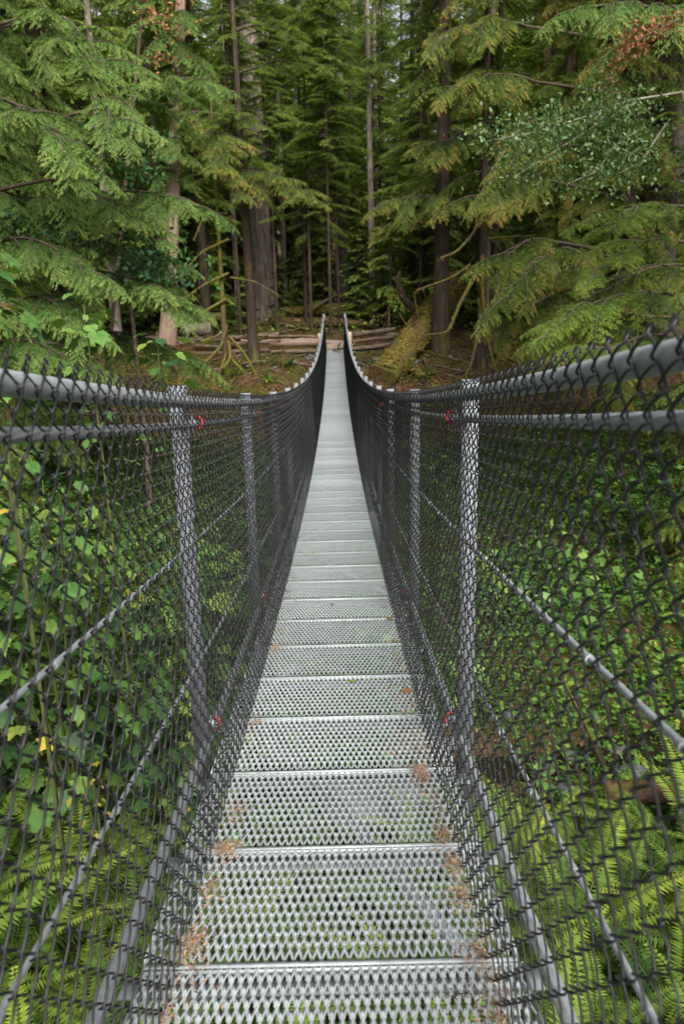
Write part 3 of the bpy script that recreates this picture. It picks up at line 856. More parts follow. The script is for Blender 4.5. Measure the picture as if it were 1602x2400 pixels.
for i, (x, y, r, z0, lab) in enumerate([(-1.25, 43.5, .09, 5.0, 'slender hemlock with feathery boughs just right of the massive fir'), (4.5, 42.5, .12, 4.6, 'feathery hemlock between the slim grey trunk and the thick dark trunk'),
                                         (-3.1, 43.5, .09, 8.0, 'yellow green hemlock whose boughs veil the top of the massive fir'), (-.2, 41.5, .08, 8.5, 'slender hemlock over the bridge axis'), (-4.8, 41.0, .09, 8.0, 'feathery hemlock left of the top of the massive fir'), (.2, 48.5, .1, 7.5, 'hemlock high behind the bridge axis'), (5.0, 44.5, .13, 4.2, 'feathery hemlock behind the thick dark trunk'), (3.0, 52, .12, 6.5, 'hemlock behind the slim grey trunk'), (-7.2, 43.5, .12, 4.0, 'hemlock between the pink trunk and the mossy thin tree')]):
    tree('hemlock_tree', lab, x, y, 20, r, M['dark_bark'], 'hemlock', 100, z0, 17, 3.0, 2.2, 90 + i, pitch=(-.15, .3), shrink=.85)

def limbs(t, specs, y, mt=M['moss_bark']):
    """bare drooping mossy limbs: pixel polylines at distance y"""
    base = np.array(t.location)
    for k, (pts, r) in enumerate(specs):
        P = np.array([at(px, py, y - .35 * min(i, 3)) for i, (px, py) in enumerate(pts)]) - base
        tt = np.linspace(0, 1, len(P)); uu = np.linspace(0, 1, 4 * len(P))
        P = np.stack([np.interp(uu, tt, P[:, c]) for c in range(3)], -1)
        for _ in range(2): P[1:-1] = (P[:-2] + 2 * P[1:-1] + P[2:]) / 4
        r *= 1.5
        ch = tube(P, np.linspace(r, r * .45, len(P)), 7, 0)
        rg = np.random.default_rng(k + 5)
        n = len(P) * 5
        idx = rg.integers(0, len(P), n)
        ch += blades(P[idx] + rg.normal(0, r * .6, (n, 3)), np.stack([rg.normal(0, .4, n), rg.normal(0, .4, n), -np.ones(n)], -1), rg.normal(0, 1, (n, 3)), rg.uniform(.03, .14, n), rg.uniform(.02, .04, n), 1, rg.uniform(.2, .9, n))
        obj('limb', build('limb', ch, [mt, M['moss']], True), t)
limbs(T2, [([(530, 770), (505, 790), (470, 800)], .05), ([(530, 760), (520, 810), (480, 850), (445, 862)], .055), ([(535, 800), (540, 840), (520, 865), (480, 868)], .06),
           ([(538, 790), (575, 830), (600, 880)], .045), ([(530, 700), (470, 735), (415, 765)], .05), ([(535, 640), (480, 665), (430, 700)], .045), ([(540, 650), (600, 660), (650, 690)], .035),
           ([(536, 560), (470, 590), (420, 650)], .04), ([(540, 840), (580, 880), (600, 890)], .05), ([(532, 820), (510, 890), (515, 925)], .06), ([(534, 500), (480, 500), (455, 560)], .04), ([(538, 880), (535, 900), (534, 930)], .09)], 32.2)
limbs(T8, [([(1118, 480), (1115, 540), (1070, 590), (1030, 605)], .05), ([(1130, 600), (1128, 650), (1135, 740)], .07), ([(1105, 660), (1075, 715), (1050, 780), (1000, 785)], .06),
           ([(1100, 620), (1060, 650), (975, 680)], .04), ([(1130, 690), (1120, 780), (1105, 850), (1090, 880)], .06), ([(1180, 600), (1230, 590), (1290, 560), (1330, 520)], .05),
           ([(1140, 560), (1180, 555), (1250, 552)], .035), ([(1120, 700), (1150, 830), (1165, 880)], .05), ([(1400, 660), (1460, 695), (1530, 710)], .05), ([(1400, 380), (1480, 320), (1580, 330)], .05), ([(1410, 420), (1500, 400), (1600, 390)], .05)], 31)

# big cedars and hemlocks flanking the ravine
LB = [  # x, y, height, radius, boughs, z0, z1, L0, L1, kind, label
    (-7.6, 18.0, 24, .42, 40, .6, 17, 3.4, 3.4, 'cedar', 'big bright cedar at the far left with long drooping sprays'),
    (-7.0, 21.0, 20, .26, 30, .8, 15, 2.3, 2.4, 'cedar', 'cedar with bright drooping fans left of the pink trunk'),
    (-9.6, 24.5, 26, .4, 50, 1, 18, 3.8, 3.4, 'cedar', 'dark cedar behind the big bright cedar on the left'),
    (-9.0, 27.5, 22, .3, 46, 1.4, 18, 2.7, 3.0, ['cedar', 'hemlock'], 'cedar standing close to the foot of the pink trunk'),
    (-11.5, 31, 28, .4, 46, 1, 20, 4, 3.6, 'hemlock', 'hemlock filling the gap behind the left cedars'),
    (-6.4, 40.5, 24, .25, 40, 6.0, 20, 3.4, 3, 'hemlock', 'hemlock with feathery boughs above the mossy thin tree'),
    (-6.2, 12.5, 16, .2, 18, .2, 12, 2.0, 2.0, 'cedar', 'young cedar reaching over the ravine nearest on the left'),
    (7.9, 22.5, 24, .36, 44, 1.0, 18, 2.7, 3.4, 'cedar_yellow', 'big yellowing cedar on the right bank with hanging tips'),
    (9.0, 17.0, 24, .4, 42, .6, 18, 3.8, 3.4, ['cedar_yellow', 'hemlock'], 'dark cedar at the far right edge of the ravine'),
    (7.7, 27.5, 22, .3, 50, 1.6, 18, 2.5, 3.2, ['cedar_yellow', 'hemlock'], 'hemlock with yellow tips behind the big yellowing cedar'),
    (10.5, 27.5, 26, .4, 52, 1, 20, 4, 3.6, 'hemlock', 'hemlock closing the view behind the right hand cedars'),
    (6.2, 12.5, 15, .18, 34, .2, 9, 2.0, 2.0, ['cedar_yellow', 'hemlock'], 'young cedar nearest on the right with tips over the ravine'),
    (8.6, 34.5, 24, .3, 46, 1.6, 19, 3.6, 3.2, 'hemlock', 'hemlock behind the dark trunk with mossy limbs'),
    (9.8, 12.0, 22, .3, 44, .4, 14, 3.0, 3.0, 'hemlock', 'dark hemlock low over the ravine at the right edge'),
]
for i, (x, y, h, r, nb, z0, z1, l0, l1, kind, lab) in enumerate(LB):
    face = (math.atan2(2 - y * .6, -x), 1.5)
    tree('cedar_tree' if 'cedar' in str(kind) else 'hemlock_tree', lab, x, y, h, r, M['dark_bark'] if i % 3 else M['moss_bark'], kind, int(nb * 3.1), z0, z1, l0, l1, 400 + i, face=face, shrink=.57)

# single boughs that reach out into the view carry on their own trees
def reach(t, base_px, tip_px, y0, y1, kind, seed, sc=1.0):
    rg = random.Random(seed)
    a = at(*base_px, y0); b = at(*tip_px, y1); d = b - a; L = float(np.linalg.norm(d))
    yaw = math.atan2(d[1], d[0]); el = math.atan2(d[2], math.hypot(d[0], d[1]))
    org = np.array(t.location)
    ax = np.array([0, 0, a[2] - org[2] - .12 * math.hypot(a[0] - org[0], a[1] - org[1])]); rel = a - org
    if np.linalg.norm(rel - ax) > .5:                        # the limb's bare inner length, back to the trunk
        q = np.linspace(0, 1, 8)[:, None]
        obj('limb', build('limb', tube(ax + (rel - ax) * q + np.array([0, 0, 1.0]) * .1 * q * (1 - q), np.linspace(.055, .03, 8), 6, 0), [M['twig']], True), t)
    if L > 2.2:                                              # a long limb carries several sprays
        q = np.linspace(0, 1, 12)[:, None]
        P = a + d * q + np.array([0, 0, 1.0]) * (.12 * L * q * (1 - q) * 2.2)
        obj('limb', build('limb', tube(P - org, np.linspace(.035, .008, 12), 6, 0), [M['twig']], True), t)
        n = max(6, int(L * 3.0))
        for k in range(n):
            u = .12 + .85 * k / (n - 1); i = u * 11
            p = P[int(i)] + (P[min(int(i) + 1, 11)] - P[int(i)]) * (i - int(i))
            sl = (.85 + .13 * L * (1 - u)) * rg.uniform(.65, 1.2)
            obj('branch', rg.choice(BOUGH[kind]), t, tuple(p - org), (rg.uniform(-.3, .3), rg.uniform(-.1, .35), yaw + (1 if k % 2 else -1) * rg.uniform(.25, .95) * (1.1 - u * .7)), sl / 2.75 * sc)
    else:
        obj('branch', rg.choice(BOUGH[kind]), t, tuple(a - org), (0, -el - .22, yaw), L / 2.75 * sc)
tr = {o['label']: o for o in COL.objects if o.get('category') == 'tree'}
TL1 = tr['big bright cedar at the far left with long drooping sprays']
TL2 = tr['cedar with bright drooping fans left of the pink trunk']
TLp = tr['cedar standing close to the foot of the pink trunk']
TH = tr['dark slender hemlock trunk standing just in front of the massive fir']
TD = tr['thick dark straight trunk beside the huge mossy log']
TR1 = tr['big yellowing cedar on the right bank with hanging tips']
TR2 = tr['dark cedar at the far right edge of the ravine']
for k, (t, a, b, y0, y1, kd) in enumerate([
        (TL1, (60, 40), (290, 330), 17.5, 15, 'cedar'), (TL1, (0, 230), (200, 420), 17, 14.5, 'cedar'), (TL1, (120, 420), (370, 570), 17.5, 16, 'cedar'), (TL1, (150, 40), (290, 250), 18, 16, 'cedar'),
        (TL2, (250, 250), (470, 190), 20.5, 18, 'cedar'), (TL2, (160, 490), (440, 480), 20, 16.5, 'cedar'), (TL2, (170, 640), (420, 720), 19, 16, 'cedar'), (TL2, (60, 700), (190, 770), 18, 15, 'cedar'), (TL2, (240, 560), (370, 690), 20, 18, 'cedar'),
        (TH, (590, 270), (470, 330), 33, 30, 'hemlock'), (TH, (450, 260), (560, 470), 33, 29, 'cedar_yellow'), (TH, (520, 400), (750, 480), 33, 29, 'cedar_yellow'), (TH, (590, 60), (700, 110), 33, 30, 'hemlock'), (TH, (600, 160), (720, 150), 33, 31, 'hemlock'), (TH, (580, 380), (640, 260), 33, 31, 'hemlock'),
        (TD, (1050, 60), (1010, 110), 33, 31, 'cedar_yellow'), (TD, (1050, 340), (990, 350), 33, 30.5, 'cedar_yellow'), (TD, (1060, 470), (880, 490), 33, 29.5, 'cedar_yellow'),
        (TR1, (1230, 60), (1045, 90), 22, 19.5, 'cedar_yellow'), (TR1, (1250, 190), (1040, 220), 22, 19, 'cedar_yellow'), (TR1, (1180, 330), (1000, 350), 23, 20.5, 'cedar_yellow'), (TR1, (1330, 280), (1180, 420), 22, 18.5, 'cedar_yellow'), (TR1, (1270, 560), (1160, 640), 21, 18, 'cedar_yellow'), (TR1, (1330, 580), (1190, 700), 20, 17, 'cedar_yellow'), (TR1, (1280, 420), (1150, 470), 21, 18, 'cedar_yellow'),
        (TR2, (1600, 60), (1350, 30), 16.5, 14, 'cedar'), (TR2, (1560, 560), (1400, 650), 16, 14, 'hemlock'), (TR2, (1600, 700), (1300, 760), 16, 13, 'hemlock'),
        (TR2, (1602, 620), (1390, 700), 16.5, 15, 'cedar_yellow'), (TR2, (1520, 740), (1260, 800), 17, 15, 'cedar_yellow'), (TR2, (1610, 800), (1400, 840), 15, 12.5, 'hemlock'), (TR1, (1340, 680), (1180, 780), 22, 19.5, 'cedar_yellow'), (TR1, (1440, 600), (1290, 660), 22, 20, 'cedar_yellow'), (TR1, (1420, 760), (1230, 860), 22, 20, 'hemlock'), (TR2, (1560, 480), (1400, 540), 17, 15, 'hemlock'),
        (TL2, (220, 780), (440, 840), 20.5, 18.5, 'cedar'), (TL1, (0, 800), (180, 860), 17, 14.5, 'cedar'), (TL2, (270, 640), (400, 610), 20.5, 18.5, 'cedar'), (TL1, (20, 560), (200, 640), 17.5, 15, 'cedar')]):
    reach(t, a, b, y0, y1, kd, 900 + k, 1.15)

# ------------------------------------------------------------------ the forest beyond: trunk and crown each, crown shapes shared
def bough_lite(seed, L):
    """one coarse bough for far crowns"""
    rg = np.random.default_rng(seed)
    P, t = curve_pts(L, .08 + rg.uniform(-.1, .1), .34 + rg.uniform(-.1, .12), 8, rg)
    n = int(105 * L)
    u = rg.uniform(.08, 1, n); s = rg.choice([-1, 1], n)
    pb = np.stack([np.interp(u, t, P[:, c]) for c in range(3)], -1)
    wid = L * .34 * (1 - .75 * u)
    off = rg.uniform(0, 1, n)
    pb = pb + np.stack([.45 * off * wid, s * off * wid, -.3 * off * wid], -1)
    d = np.stack([rg.uniform(.4, 1, n), s * rg.uniform(.2, 1, n), -rg.uniform(0, .7, n)], -1)
    nr = np.stack([rg.normal(0, .4, n), rg.normal(0, .4, n), np.ones(n)], -1)
    ll = rg.uniform(.14, .36, n); ww = ll * .27
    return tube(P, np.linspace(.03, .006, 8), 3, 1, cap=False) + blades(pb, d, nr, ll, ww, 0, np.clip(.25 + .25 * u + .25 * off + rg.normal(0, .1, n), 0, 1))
def crown_mesh(seed, z0, z1, nb, l0, l1):
    rg = np.random.default_rng(seed); ch = []
    for k in range(nb):
        u = (k + rg.random()) / nb
        L = (l0 + (l1 - l0) * u) * rg.uniform(.55, 1.2)
        Mx = Matrix.Translation((0, 0, z0 + (z1 - z0) * u)) @ Matrix.Rotation(rg.uniform(0, 6.283), 4, 'Z') @ Matrix.Rotation(rg.uniform(-.25, .3), 4, 'Y')
        ch += xform(bough_lite(seed * 100 + k, L), Mx)
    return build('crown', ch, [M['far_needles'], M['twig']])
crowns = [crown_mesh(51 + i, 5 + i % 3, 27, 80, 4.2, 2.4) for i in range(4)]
short = [crown_mesh(61 + i, 3.2 + i, 18, 74, 3.2, 1.0) for i in range(3)]
str_ = [build('trunk', trunk_chunks(18, .17, 85 + i, (0, 0), 10, .05, .4, -.6, 12), [M['dark_bark']], True) for i in range(2)]
lowcrowns = [crown_mesh(71 + i, .6, 7, 34, 1.9, .5) for i in range(3)]
ftr = [build('trunk', trunk_chunks(32, .34, 81 + i, (0, 0), 12, .05, .4, -.6, 14), [M['dark_bark'] if i < 2 else M['grey_bark']], True) for i in range(3)]
sap = build('trunk', trunk_chunks(7.2, .06, 91, (0, 0), 7, .04, .3, -.3, 10), [M['dark_bark']], True)
def far_tree(nm, label, group, x, y, tm, crm, sc, rz):
    t = thing(nm, label, 'tree', (x, y, float(ground(x, y))), group, rz)
    obj('trunk', tm, t, sc=sc)
    obj('crown', crm, t, sc=sc)
    return t
rg = random.Random(21)
placed = []
def free(x, y, d):
    for a, b in placed:
        if (a - x) ** 2 + (b - y) ** 2 < d * d: return False
    placed.append((x, y)); return True
for o in list(COL.objects):
    if o.get('category') == 'tree': placed.append((o.location.x, o.location.y))
def clear_view(x, y):
    q = x / y
    return not ((abs(q + .092) < .024 and y < 51) or (abs(q - .0468) < .014 and y < 49) or (abs(q - .0112) < .014 and y < 55) or (abs(q + .2) < .02 and y < 37))
cnt = 0
for _ in range(4000):
    y = rg.uniform(41, 100); x = rg.uniform(-.5, .5) * y
    if abs(x) < 3.2 and y < 52: continue
    if not clear_view(x, y): continue
    if not free(x, y, 2.7 if y < 62 else 3.5): continue
    k = cnt % 4
    if y < 63:
        far_tree('hemlock_tree', 'feathery green hemlock of middle height in the forest beyond the path', 'middle sized hemlocks beyond the path', x, y, str_[cnt % 2], short[cnt % 3], rg.uniform(.8, 1.15), rg.uniform(0, 6.28))
        cnt += 1
        continue
    grey = cnt % 3 == 2
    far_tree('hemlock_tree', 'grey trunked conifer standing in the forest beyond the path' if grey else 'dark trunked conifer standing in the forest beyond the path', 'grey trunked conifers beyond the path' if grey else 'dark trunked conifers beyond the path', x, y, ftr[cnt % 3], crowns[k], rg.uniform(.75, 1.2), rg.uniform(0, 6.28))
    cnt += 1
    if cnt >= 190: break
cnt = 0
for _ in range(3000):
    y = rg.uniform(41, 64); x = rg.uniform(-.36, .36) * y
    if -4 < x < 2.2 and y < 46: continue
    if not clear_view(x, y) or not free(x, y, 1.5): continue
    far_tree('young_hemlock', 'low feathery young hemlock growing on the forest floor', 'young hemlocks on the forest floor', x, y, sap, lowcrowns[cnt % 3], rg.uniform(.5, 1.15), rg.uniform(0, 6.28))
    cnt += 1
    if cnt >= 180: break
# flanks of the ravine, to either side and behind
cnt = 0
for (x, y) in [(-14, 12), (-13, 20), (-16, 27), (-15, 36), (-18, 18), (15, 12), (14, 20), (16, 27), (13.5, 33), (15, 38), (18, 18), (-10, 37), (11, 39), (-8.5, 41), (7.5, 40)]:
    far_tree('cedar_tree', 'tall dark conifer on the flank of the ravine', 'tall conifers on the flanks of the ravine', x, y, ftr[cnt % 3], crowns[cnt % 4], rg.uniform(.7, .95), rg.uniform(0, 6.28)); cnt += 1

# a reddish dead bough at the back, and dead tips
p = at(790, 545, 44)
dt = tree('dead_sapling', 'dead reddish brown sapling in front of the brown trunk', p[0], 44, 8, .05, M['dark_bark'], 'dead', 12, 3.2, 7, 1.7, 1.0, 77)

# ------------------------------------------------------------------ broad leaved bushes
def maple_leaf(seed, lobes=5):
    rg = np.random.default_rng(seed)
    A = np.linspace(-2.35, 2.35, lobes)
    out = []
    for k, a in enumerate(A):
        r = (1.0 - .12 * abs(a)) * rg.uniform(.9, 1.05)
        if k: 
            am = (A[k - 1] + a) / 2; out.append((am, (.5 if lobes == 5 else .64) * rg.uniform(.9, 1.1)))
        out += [(a - .24, r * .7), (a - .12, r * .84), (a - .07, r * .82), (a, r), (a + .07, r * .82), (a + .12, r * .84), (a + .24, r * .7)]
    pts = [(-.05, -.08)] + [(r * math.cos(a) * .5 + .14, r * math.sin(a) * .5) for a, r in out] + [(-.05, .08)]
    pts = np.array(pts)
    def zf(q): return -.42 * (q[:, 0] ** 2) - .34 * q[:, 1] ** 2 + .1 * np.abs(q[:, 1]) + .05 * np.sin(np.arctan2(q[:, 1], q[:, 0]) * 7 + seed) * np.hypot(q[:, 0], q[:, 1])
    c = np.array([[.16, 0]])
    V = np.concatenate([c, pts]); V = np.concatenate([V, zf(V)[:, None]], 1)
    n = len(pts)
    F = np.array([[0, 1 + i, 1 + (i + 1) % n] for i in range(n)])
    return [(V, F, 0, .5 + .1 * rg.normal())]
def leaf_meshes(name, mt, k=5, lobes=5):
    res = []
    for i in range(k):
        ch = maple_leaf(i, lobes)
        ch = [(c[0], c[1], 0, np.clip(.18 + .55 * i / (k - 1) + .35 * np.hypot(c[0][:, 0] - .14, c[0][:, 1]) * (i % 2), 0, 1)) for c in ch]
        ch += tube(np.array([[-.28, 0, -.05], [-.1, 0, .01], [.1, 0, .0]]), .008, 3, 1, cap=False)
        res.append(build(name, ch, [mt, M['stem']], True))
    return res
CLUB = leaf_meshes('shrub_leaf', M['club'], 6, 7)
YEL = leaf_meshes('yellow_leaf', M['yellow_leaf'], 3, 5)
BROWN = leaf_meshes('withered_leaf', M['litter'], 2, 7)

def leafy_shrub(name, label, x, y, h, nst, nl, size, seed, group=None, leaves=CLUB, yellow=0.0, spread=.5, top=.85):
    rg = random.Random(seed)
    zb = float(ground(x, y))
    t = thing(name, label, 'shrub', (x, y, zb), group)
    for s in range(nst):
        a = rg.uniform(0, 6.28); sp = rg.uniform(.1, spread); hh = h * (rg.uniform(.7, 1.05) if top > .5 else 1.0); sp = sp if top > .5 else .03
        tt = np.linspace(0, 1, 8)
        P = np.stack([math.cos(a) * sp * h * .6 * tt ** 1.6, math.sin(a) * sp * h * .6 * tt ** 1.6, -.15 + (hh + .15) * tt], -1)
        obj('stem', build('stem', tube(P, np.linspace(.018, .008, 8), 5, 0), [M['stem']], True), t)
        for k in range(nl // nst):
            u = 1 - rg.random() ** 1.3 * top
            p = [np.interp(u, tt, P[:, c]) for c in range(3)]
            yaw = rg.uniform(0, 6.28); sz = size * rg.choice((.45, .6, .8, 1.0, 1.25)) * rg.uniform(.85, 1.15)
            rr = sz * rg.uniform(.4, 1.3)
            me = rg.choice(YEL if rg.random() < yellow else (BROWN if rg.random() < .015 and size < .23 else leaves))
            obj('leaf', me, t, (p[0] + rr * math.cos(yaw), p[1] + rr * math.sin(yaw), p[2] + rg.uniform(-.05, .1)), (rg.uniform(-.5, .5), rg.uniform(-.2, .8), yaw), (sz, sz * rg.uniform(.75, 1.1), sz * rg.uniform(.4, 1.6)))
    return t
# tall stalks along the left fence
SH = [(-1.5, 6.0, 3.3), (-2.9, 4.9, 3.1), (-3.4, 5.4, 3.3), (-1.75, 6.8, 3.2), (-2.7, 6.1, 3.3), (-2.2, 5.7, 3.4), (-3.9, 4.8, 3.0), (-3.3, 6.8, 3.2), (-1.5, 7.9, 2.9), (-2.7, 8.0, 3.0), (-4.3, 6.4, 2.8), (-1.9, 9.0, 2.6), (-3.6, 9.2, 2.6), (-4.8, 8.2, 2.4), (-1.3, 5.6, 2.2), (-2.3, 7.3, 3.1), (-1.3, 10.2, 2.4), (-1.2, 7.0, 2.2)]
SH.sort(key=lambda q: q[1])
for i, (x, y, h) in enumerate(SH):
    leafy_shrub('broadleaf_shrub', 'tall lobed leaf shrub outside the left fence, %s from the camera along the bridge' % ORD[i], x, y, h, 6, 230, .25 if i < 10 else .22, 500 + i, 'tall lobed leaf shrubs outside the left fence', yellow=.02)
for k, (px, py, y) in enumerate([(20, 640, 4.6), (25, 715, 4.4), (260, 740, 5.6), (390, 790, 6.0)]):
    p = at(px, py, y); zb = float(ground(p[0], y))
    lab = ['shrub stalk with bright crumpled leaves rising above the left rail at the picture edge', 'darker leafed stalk just below the bright crumpled leaves at left', 'stalk with a flat whorl of leaves above the middle of the left rail', 'stalk with browning leaves above the left rail nearest the mossy tree'][k]
    leafy_shrub('broadleaf_shrub', lab, p[0] - .1, y, p[2] - zb + .05, 1, 54, .165, 540 + k, None, spread=.15, top=.22)
leafy_shrub('yellow_maple', 'small shrub of yellow star shaped leaves at lower left behind the fence', -1.75, 5.0, 1.3, 3, 30, .085, 560, None, YEL, spread=.3)
for k, (x, y, h, lab) in enumerate([(1.55, 6.2, .7, 'bright green leafy shrub beside the first right hand post'), (1.2, 7.0, .6, 'low green leafy shrub close to the bridge over the stream'), (2.0, 6.9, .6, 'small leafy shrub on the near edge of the stream at right'), (4.4, 6.6, .8, 'leafy shrub behind the grey log by the stream')]):
    leafy_shrub('broadleaf_shrub', lab, x, y, h, 5, 45, .12, 570 + k)

for k, (px, py, y, h) in enumerate([(640, 835, 32.6, .5), (625, 860, 31.5, .4), (960, 850, 31.5, .6), (1000, 885, 30.5, .6), (905, 745, 40, .9), (560, 740, 42, .9), (600, 765, 40, .7), (1100, 860, 30.5, .8), (520, 870, 31, .5), (880, 720, 43, 1.0)]):
    p = at(px, py, y)
    lab = ['bright green plant on the mossy slope left of the bridge end', 'small plant lower on the mossy slope at left', 'leafy plant under the mossy leaning log', 'leafy plant beside the slim slanting log', 'green bush behind the foot of the broken snags', 'green bush at the foot of the mossy thin tree', 'low bush at the foot of the massive fir', 'bush under the bare mossy limbs at right', 'plant on the dark slope behind the mossy limbs', 'green bush right of the log pile'][k]
    leafy_shrub('low_shrub', lab, p[0], y, h, 6, 60, .1, 590 + k)

def small_leaf_tree(name, label, branches, mt, leaf, seed, y, root, dens=70, bark='pale_twig', spread=.28):
    """twiggy deciduous boughs following pixel polylines"""
    rg = np.random.default_rng(seed)
    base = np.array(root, float)
    t = thing(name, label, 'tree', tuple(base))
    ch = []
    tb = []
    for pts, d0 in branches:
        P = np.array([at(px, py, y + d0 - .25 * i) for i, (px, py) in enumerate(pts)]) - base
        tt = np.linspace(0, 1, len(P)); uu = np.linspace(0, 1, 14)
        Q = np.stack([np.interp(uu, tt, P[:, c]) for c in range(3)], -1)
        tb += tube(Q, np.linspace(.02, .004, 14), 5, 0)
        L = np.linalg.norm(np.diff(Q, axis=0), axis=1).sum()
        n = int(dens * L)
        u = rg.uniform(.15, 1, n)
        pb = np.stack([np.interp(u, uu, Q[:, c]) for c in range(3)], -1) + rg.normal(0, spread, (n, 3)) * np.array([1, 1, .6])
        d = rg.normal(0, 1, (n, 3)) + np.array([0, 0, -.3]); nr = rg.normal(0, .5, (n, 3)) + np.array([0, 0, 1])
        ch += blades(pb, d, nr, rg.uniform(.7, 1.2, n) * leaf, rg.uniform(.7, 1.2, n) * leaf * .62, 0, rg.uniform(.15, .95, n), .45, .1)
    tb += tube(np.array([[0, 0, -.4], [.05, 0, 1.5], (at(branches[0][0][0][0], branches[0][0][0][1], y) - base)]), np.array([.09, .07, .04]), 7, 0)
    obj('trunk', build('trunk', tb, [M[bark]], True), t)
    obj('crown', build('crown', ch, [mt]), t)
    return t
small_leaf_tree('alder_tree', 'alder with small pale green leaves reaching in from the right edge', [([(1600, 215), (1470, 235), (1380, 270), (1250, 310), (1140, 330)], 0), ([(1490, 240), (1400, 290), (1290, 360), (1210, 410)], 0), ([(1500, 300), (1430, 350), (1400, 400), (1330, 430)], .3), ([(1560, 290), (1500, 380), (1440, 410)], .4), ([(1470, 235), (1420, 330), (1500, 370)], .2), ([(1400, 290), (1300, 290), (1220, 290)], .3)], M['alder'], .075, 71, 13, (6.8, 13.2, float(ground(6.8, 13.2))), 420)
small_leaf_tree('vine_maple', 'vine maple with blue green leaves in front of the pink trunk', [([(300, 640), (350, 600), (420, 590)], 0), ([(300, 650), (370, 650), (420, 660)], 0), ([(200, 330), (280, 300), (340, 330)], .5), ([(240, 420), (300, 380), (350, 420)], .3), ([(300, 520), (330, 560), (400, 640)], .2), ([(90, 560), (130, 540), (180, 560)], .4), ([(40, 560), (30, 520), (60, 500)], .6)], M['maple'], .14, 72, 17, (-4.3, 17.4, float(ground(-4.3, 17.4))), 160, 'twig', .3)
small_leaf_tree('vine_maple', 'vine maple with orange brown autumn leaves high on the left', [([(330, 60), (390, 50), (430, 60)], 0), ([(340, 110), (380, 130), (430, 140)], .3), ([(320, 20), (360, 30), (420, 20)], .2)], M['dead_needles'], .13, 73, 22, (-6.6, 22.4, float(ground(-6.6, 22.4))), 45, 'twig', .25)
small_leaf_tree('vine_maple', 'yellow leafed sapling beside the broken snags', [([(905, 735), (915, 700), (935, 680)], 0), ([(905, 735), (895, 745), (880, 742)], 0)], M['yellow_leaf'], .1, 74, 36.5, (2.4, 36.6, float(ground(2.4, 36.6))), 40, 'twig', .2)
small_leaf_tree('cedar_sapling', 'rusty brown dying cedar tips at upper right', [([(1680, 30), (1580, 50), (1500, 90), (1450, 140)], 0), ([(1520, 80), (1460, 110), (1420, 200)], 0), ([(1580, 60), (1520, 60), (1470, 70)], 0)], M['dead_needles'], .075, 75, 12.5, (5.9, 12.9, float(ground(5.9, 12.9))), 120, 'twig', .12)

# ------------------------------------------------------------------ ferns
def frond(seed):
    rg = np.random.default_rng(seed)
    L = 1.0
    t = np.linspace(0, 1, 10)
    P = np.stack([L * (.82 * t + .06 * t * t), .05 * np.sin(t * 3 + seed), L * (.62 * t - .62 * t * t + .0 * t)], -1)
    ch = tube(P, np.linspace(.006, .002, 10), 3, 1, cap=False)
    n = 44
    u = np.linspace(.1, .99, n)
    pb = np.stack([np.interp(u, t, P[:, c]) for c in range(3)], -1)
    T = norm(np.gradient(P, axis=0)); tb = np.stack([np.interp(u, t, T[:, c]) for c in range(3)], -1)
    ll = .12 * np.minimum(1, (u + .05) / .28) * (1 - u) ** .55 + .012
    for s in (-1, 1):
        h = norm(np.cross([0, 0, 1.0], tb)) * s
        d = h * .95 + tb * .32 + np.array([0, 0, -.18]) + rg.normal(0, .05, (n, 3))
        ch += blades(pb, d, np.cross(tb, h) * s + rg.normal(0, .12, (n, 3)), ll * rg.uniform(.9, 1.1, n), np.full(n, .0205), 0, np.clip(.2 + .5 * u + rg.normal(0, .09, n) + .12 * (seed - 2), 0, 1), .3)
    return build('frond', ch, [M['fern'], M['stem']])
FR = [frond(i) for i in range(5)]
def fern(x, y, size, n, seed, label, group):
    rg = random.Random(seed)
    t = thing('sword_fern', label, 'fern', (x, y, float(ground(x, y)) + .02), group)
    for k in range(n):
        obj('frond', rg.choice(FR), t, (0, 0, 0), (rg.uniform(-.25, .25), rg.uniform(-.75, .1), 6.283 * (k + rg.uniform(-.4, .4)) / n), size * rg.uniform(.75, 1.15))
rg = random.Random(5)
FL = [(-1.2, 4.1), (-1.7, 4.5), (-1.0, 3.3), (-1.5, 3.6), (-.9, 4.6), (-2.1, 4.1), (-1.3, 5.0), (-2.0, 4.9), (-2.5, 4.6), (-1.6, 2.8), (-2.4, 3.5), (-.85, 2.6)]
FRr = [(.85, 3.2), (1.05, 3.9), (1.6, 2.2), (2.5, 2.4), (.8, 4.5), (1.4, 5.4), (1.3, 3.4), (2.0, 3.8), (1.5, 4.4), (2.6, 4.3), (1.0, 2.7), (1.9, 2.8), (2.8, 3.4), (2.1, 4.9), (3.2, 4.9), (3.6, 4.1), (1.2, 5.0), (2.9, 5.5), (3.9, 5.2), (4.2, 6.0)]
FC = [(-.3, 3.2), (.4, 4.0), (.1, 2.3), (-.4, 4.6), (.5, 5.4), (.5, 2.9), (-.3, 9.6), (.7, 6.2)]
FL.sort(key=lambda q: -q[0]); FRr.sort(key=lambda q: q[0])
for i, (x, y) in enumerate(FL): fern(x, y, rg.uniform(1.05, 1.35), 17, 600 + i, 'sword fern below the shrubs left of the bridge, %s outwards from the deck' % ORD[i], 'ferns left of the bridge')
for i, (x, y) in enumerate(FRr): fern(x, y, rg.uniform(1.05, 1.4), 18, 640 + i, 'yellow green sword fern on the right slope, %s outwards from the deck' % ORD[i], 'ferns right of the bridge')
FC.sort(key=lambda q: q[1])
for i, (x, y) in enumerate(FC): fern(x, y, rg.uniform(.7, .95), 12, 680 + i, 'sword fern seen through the deck grating, %s away from the camera' % ORD[i], 'ferns under the deck')
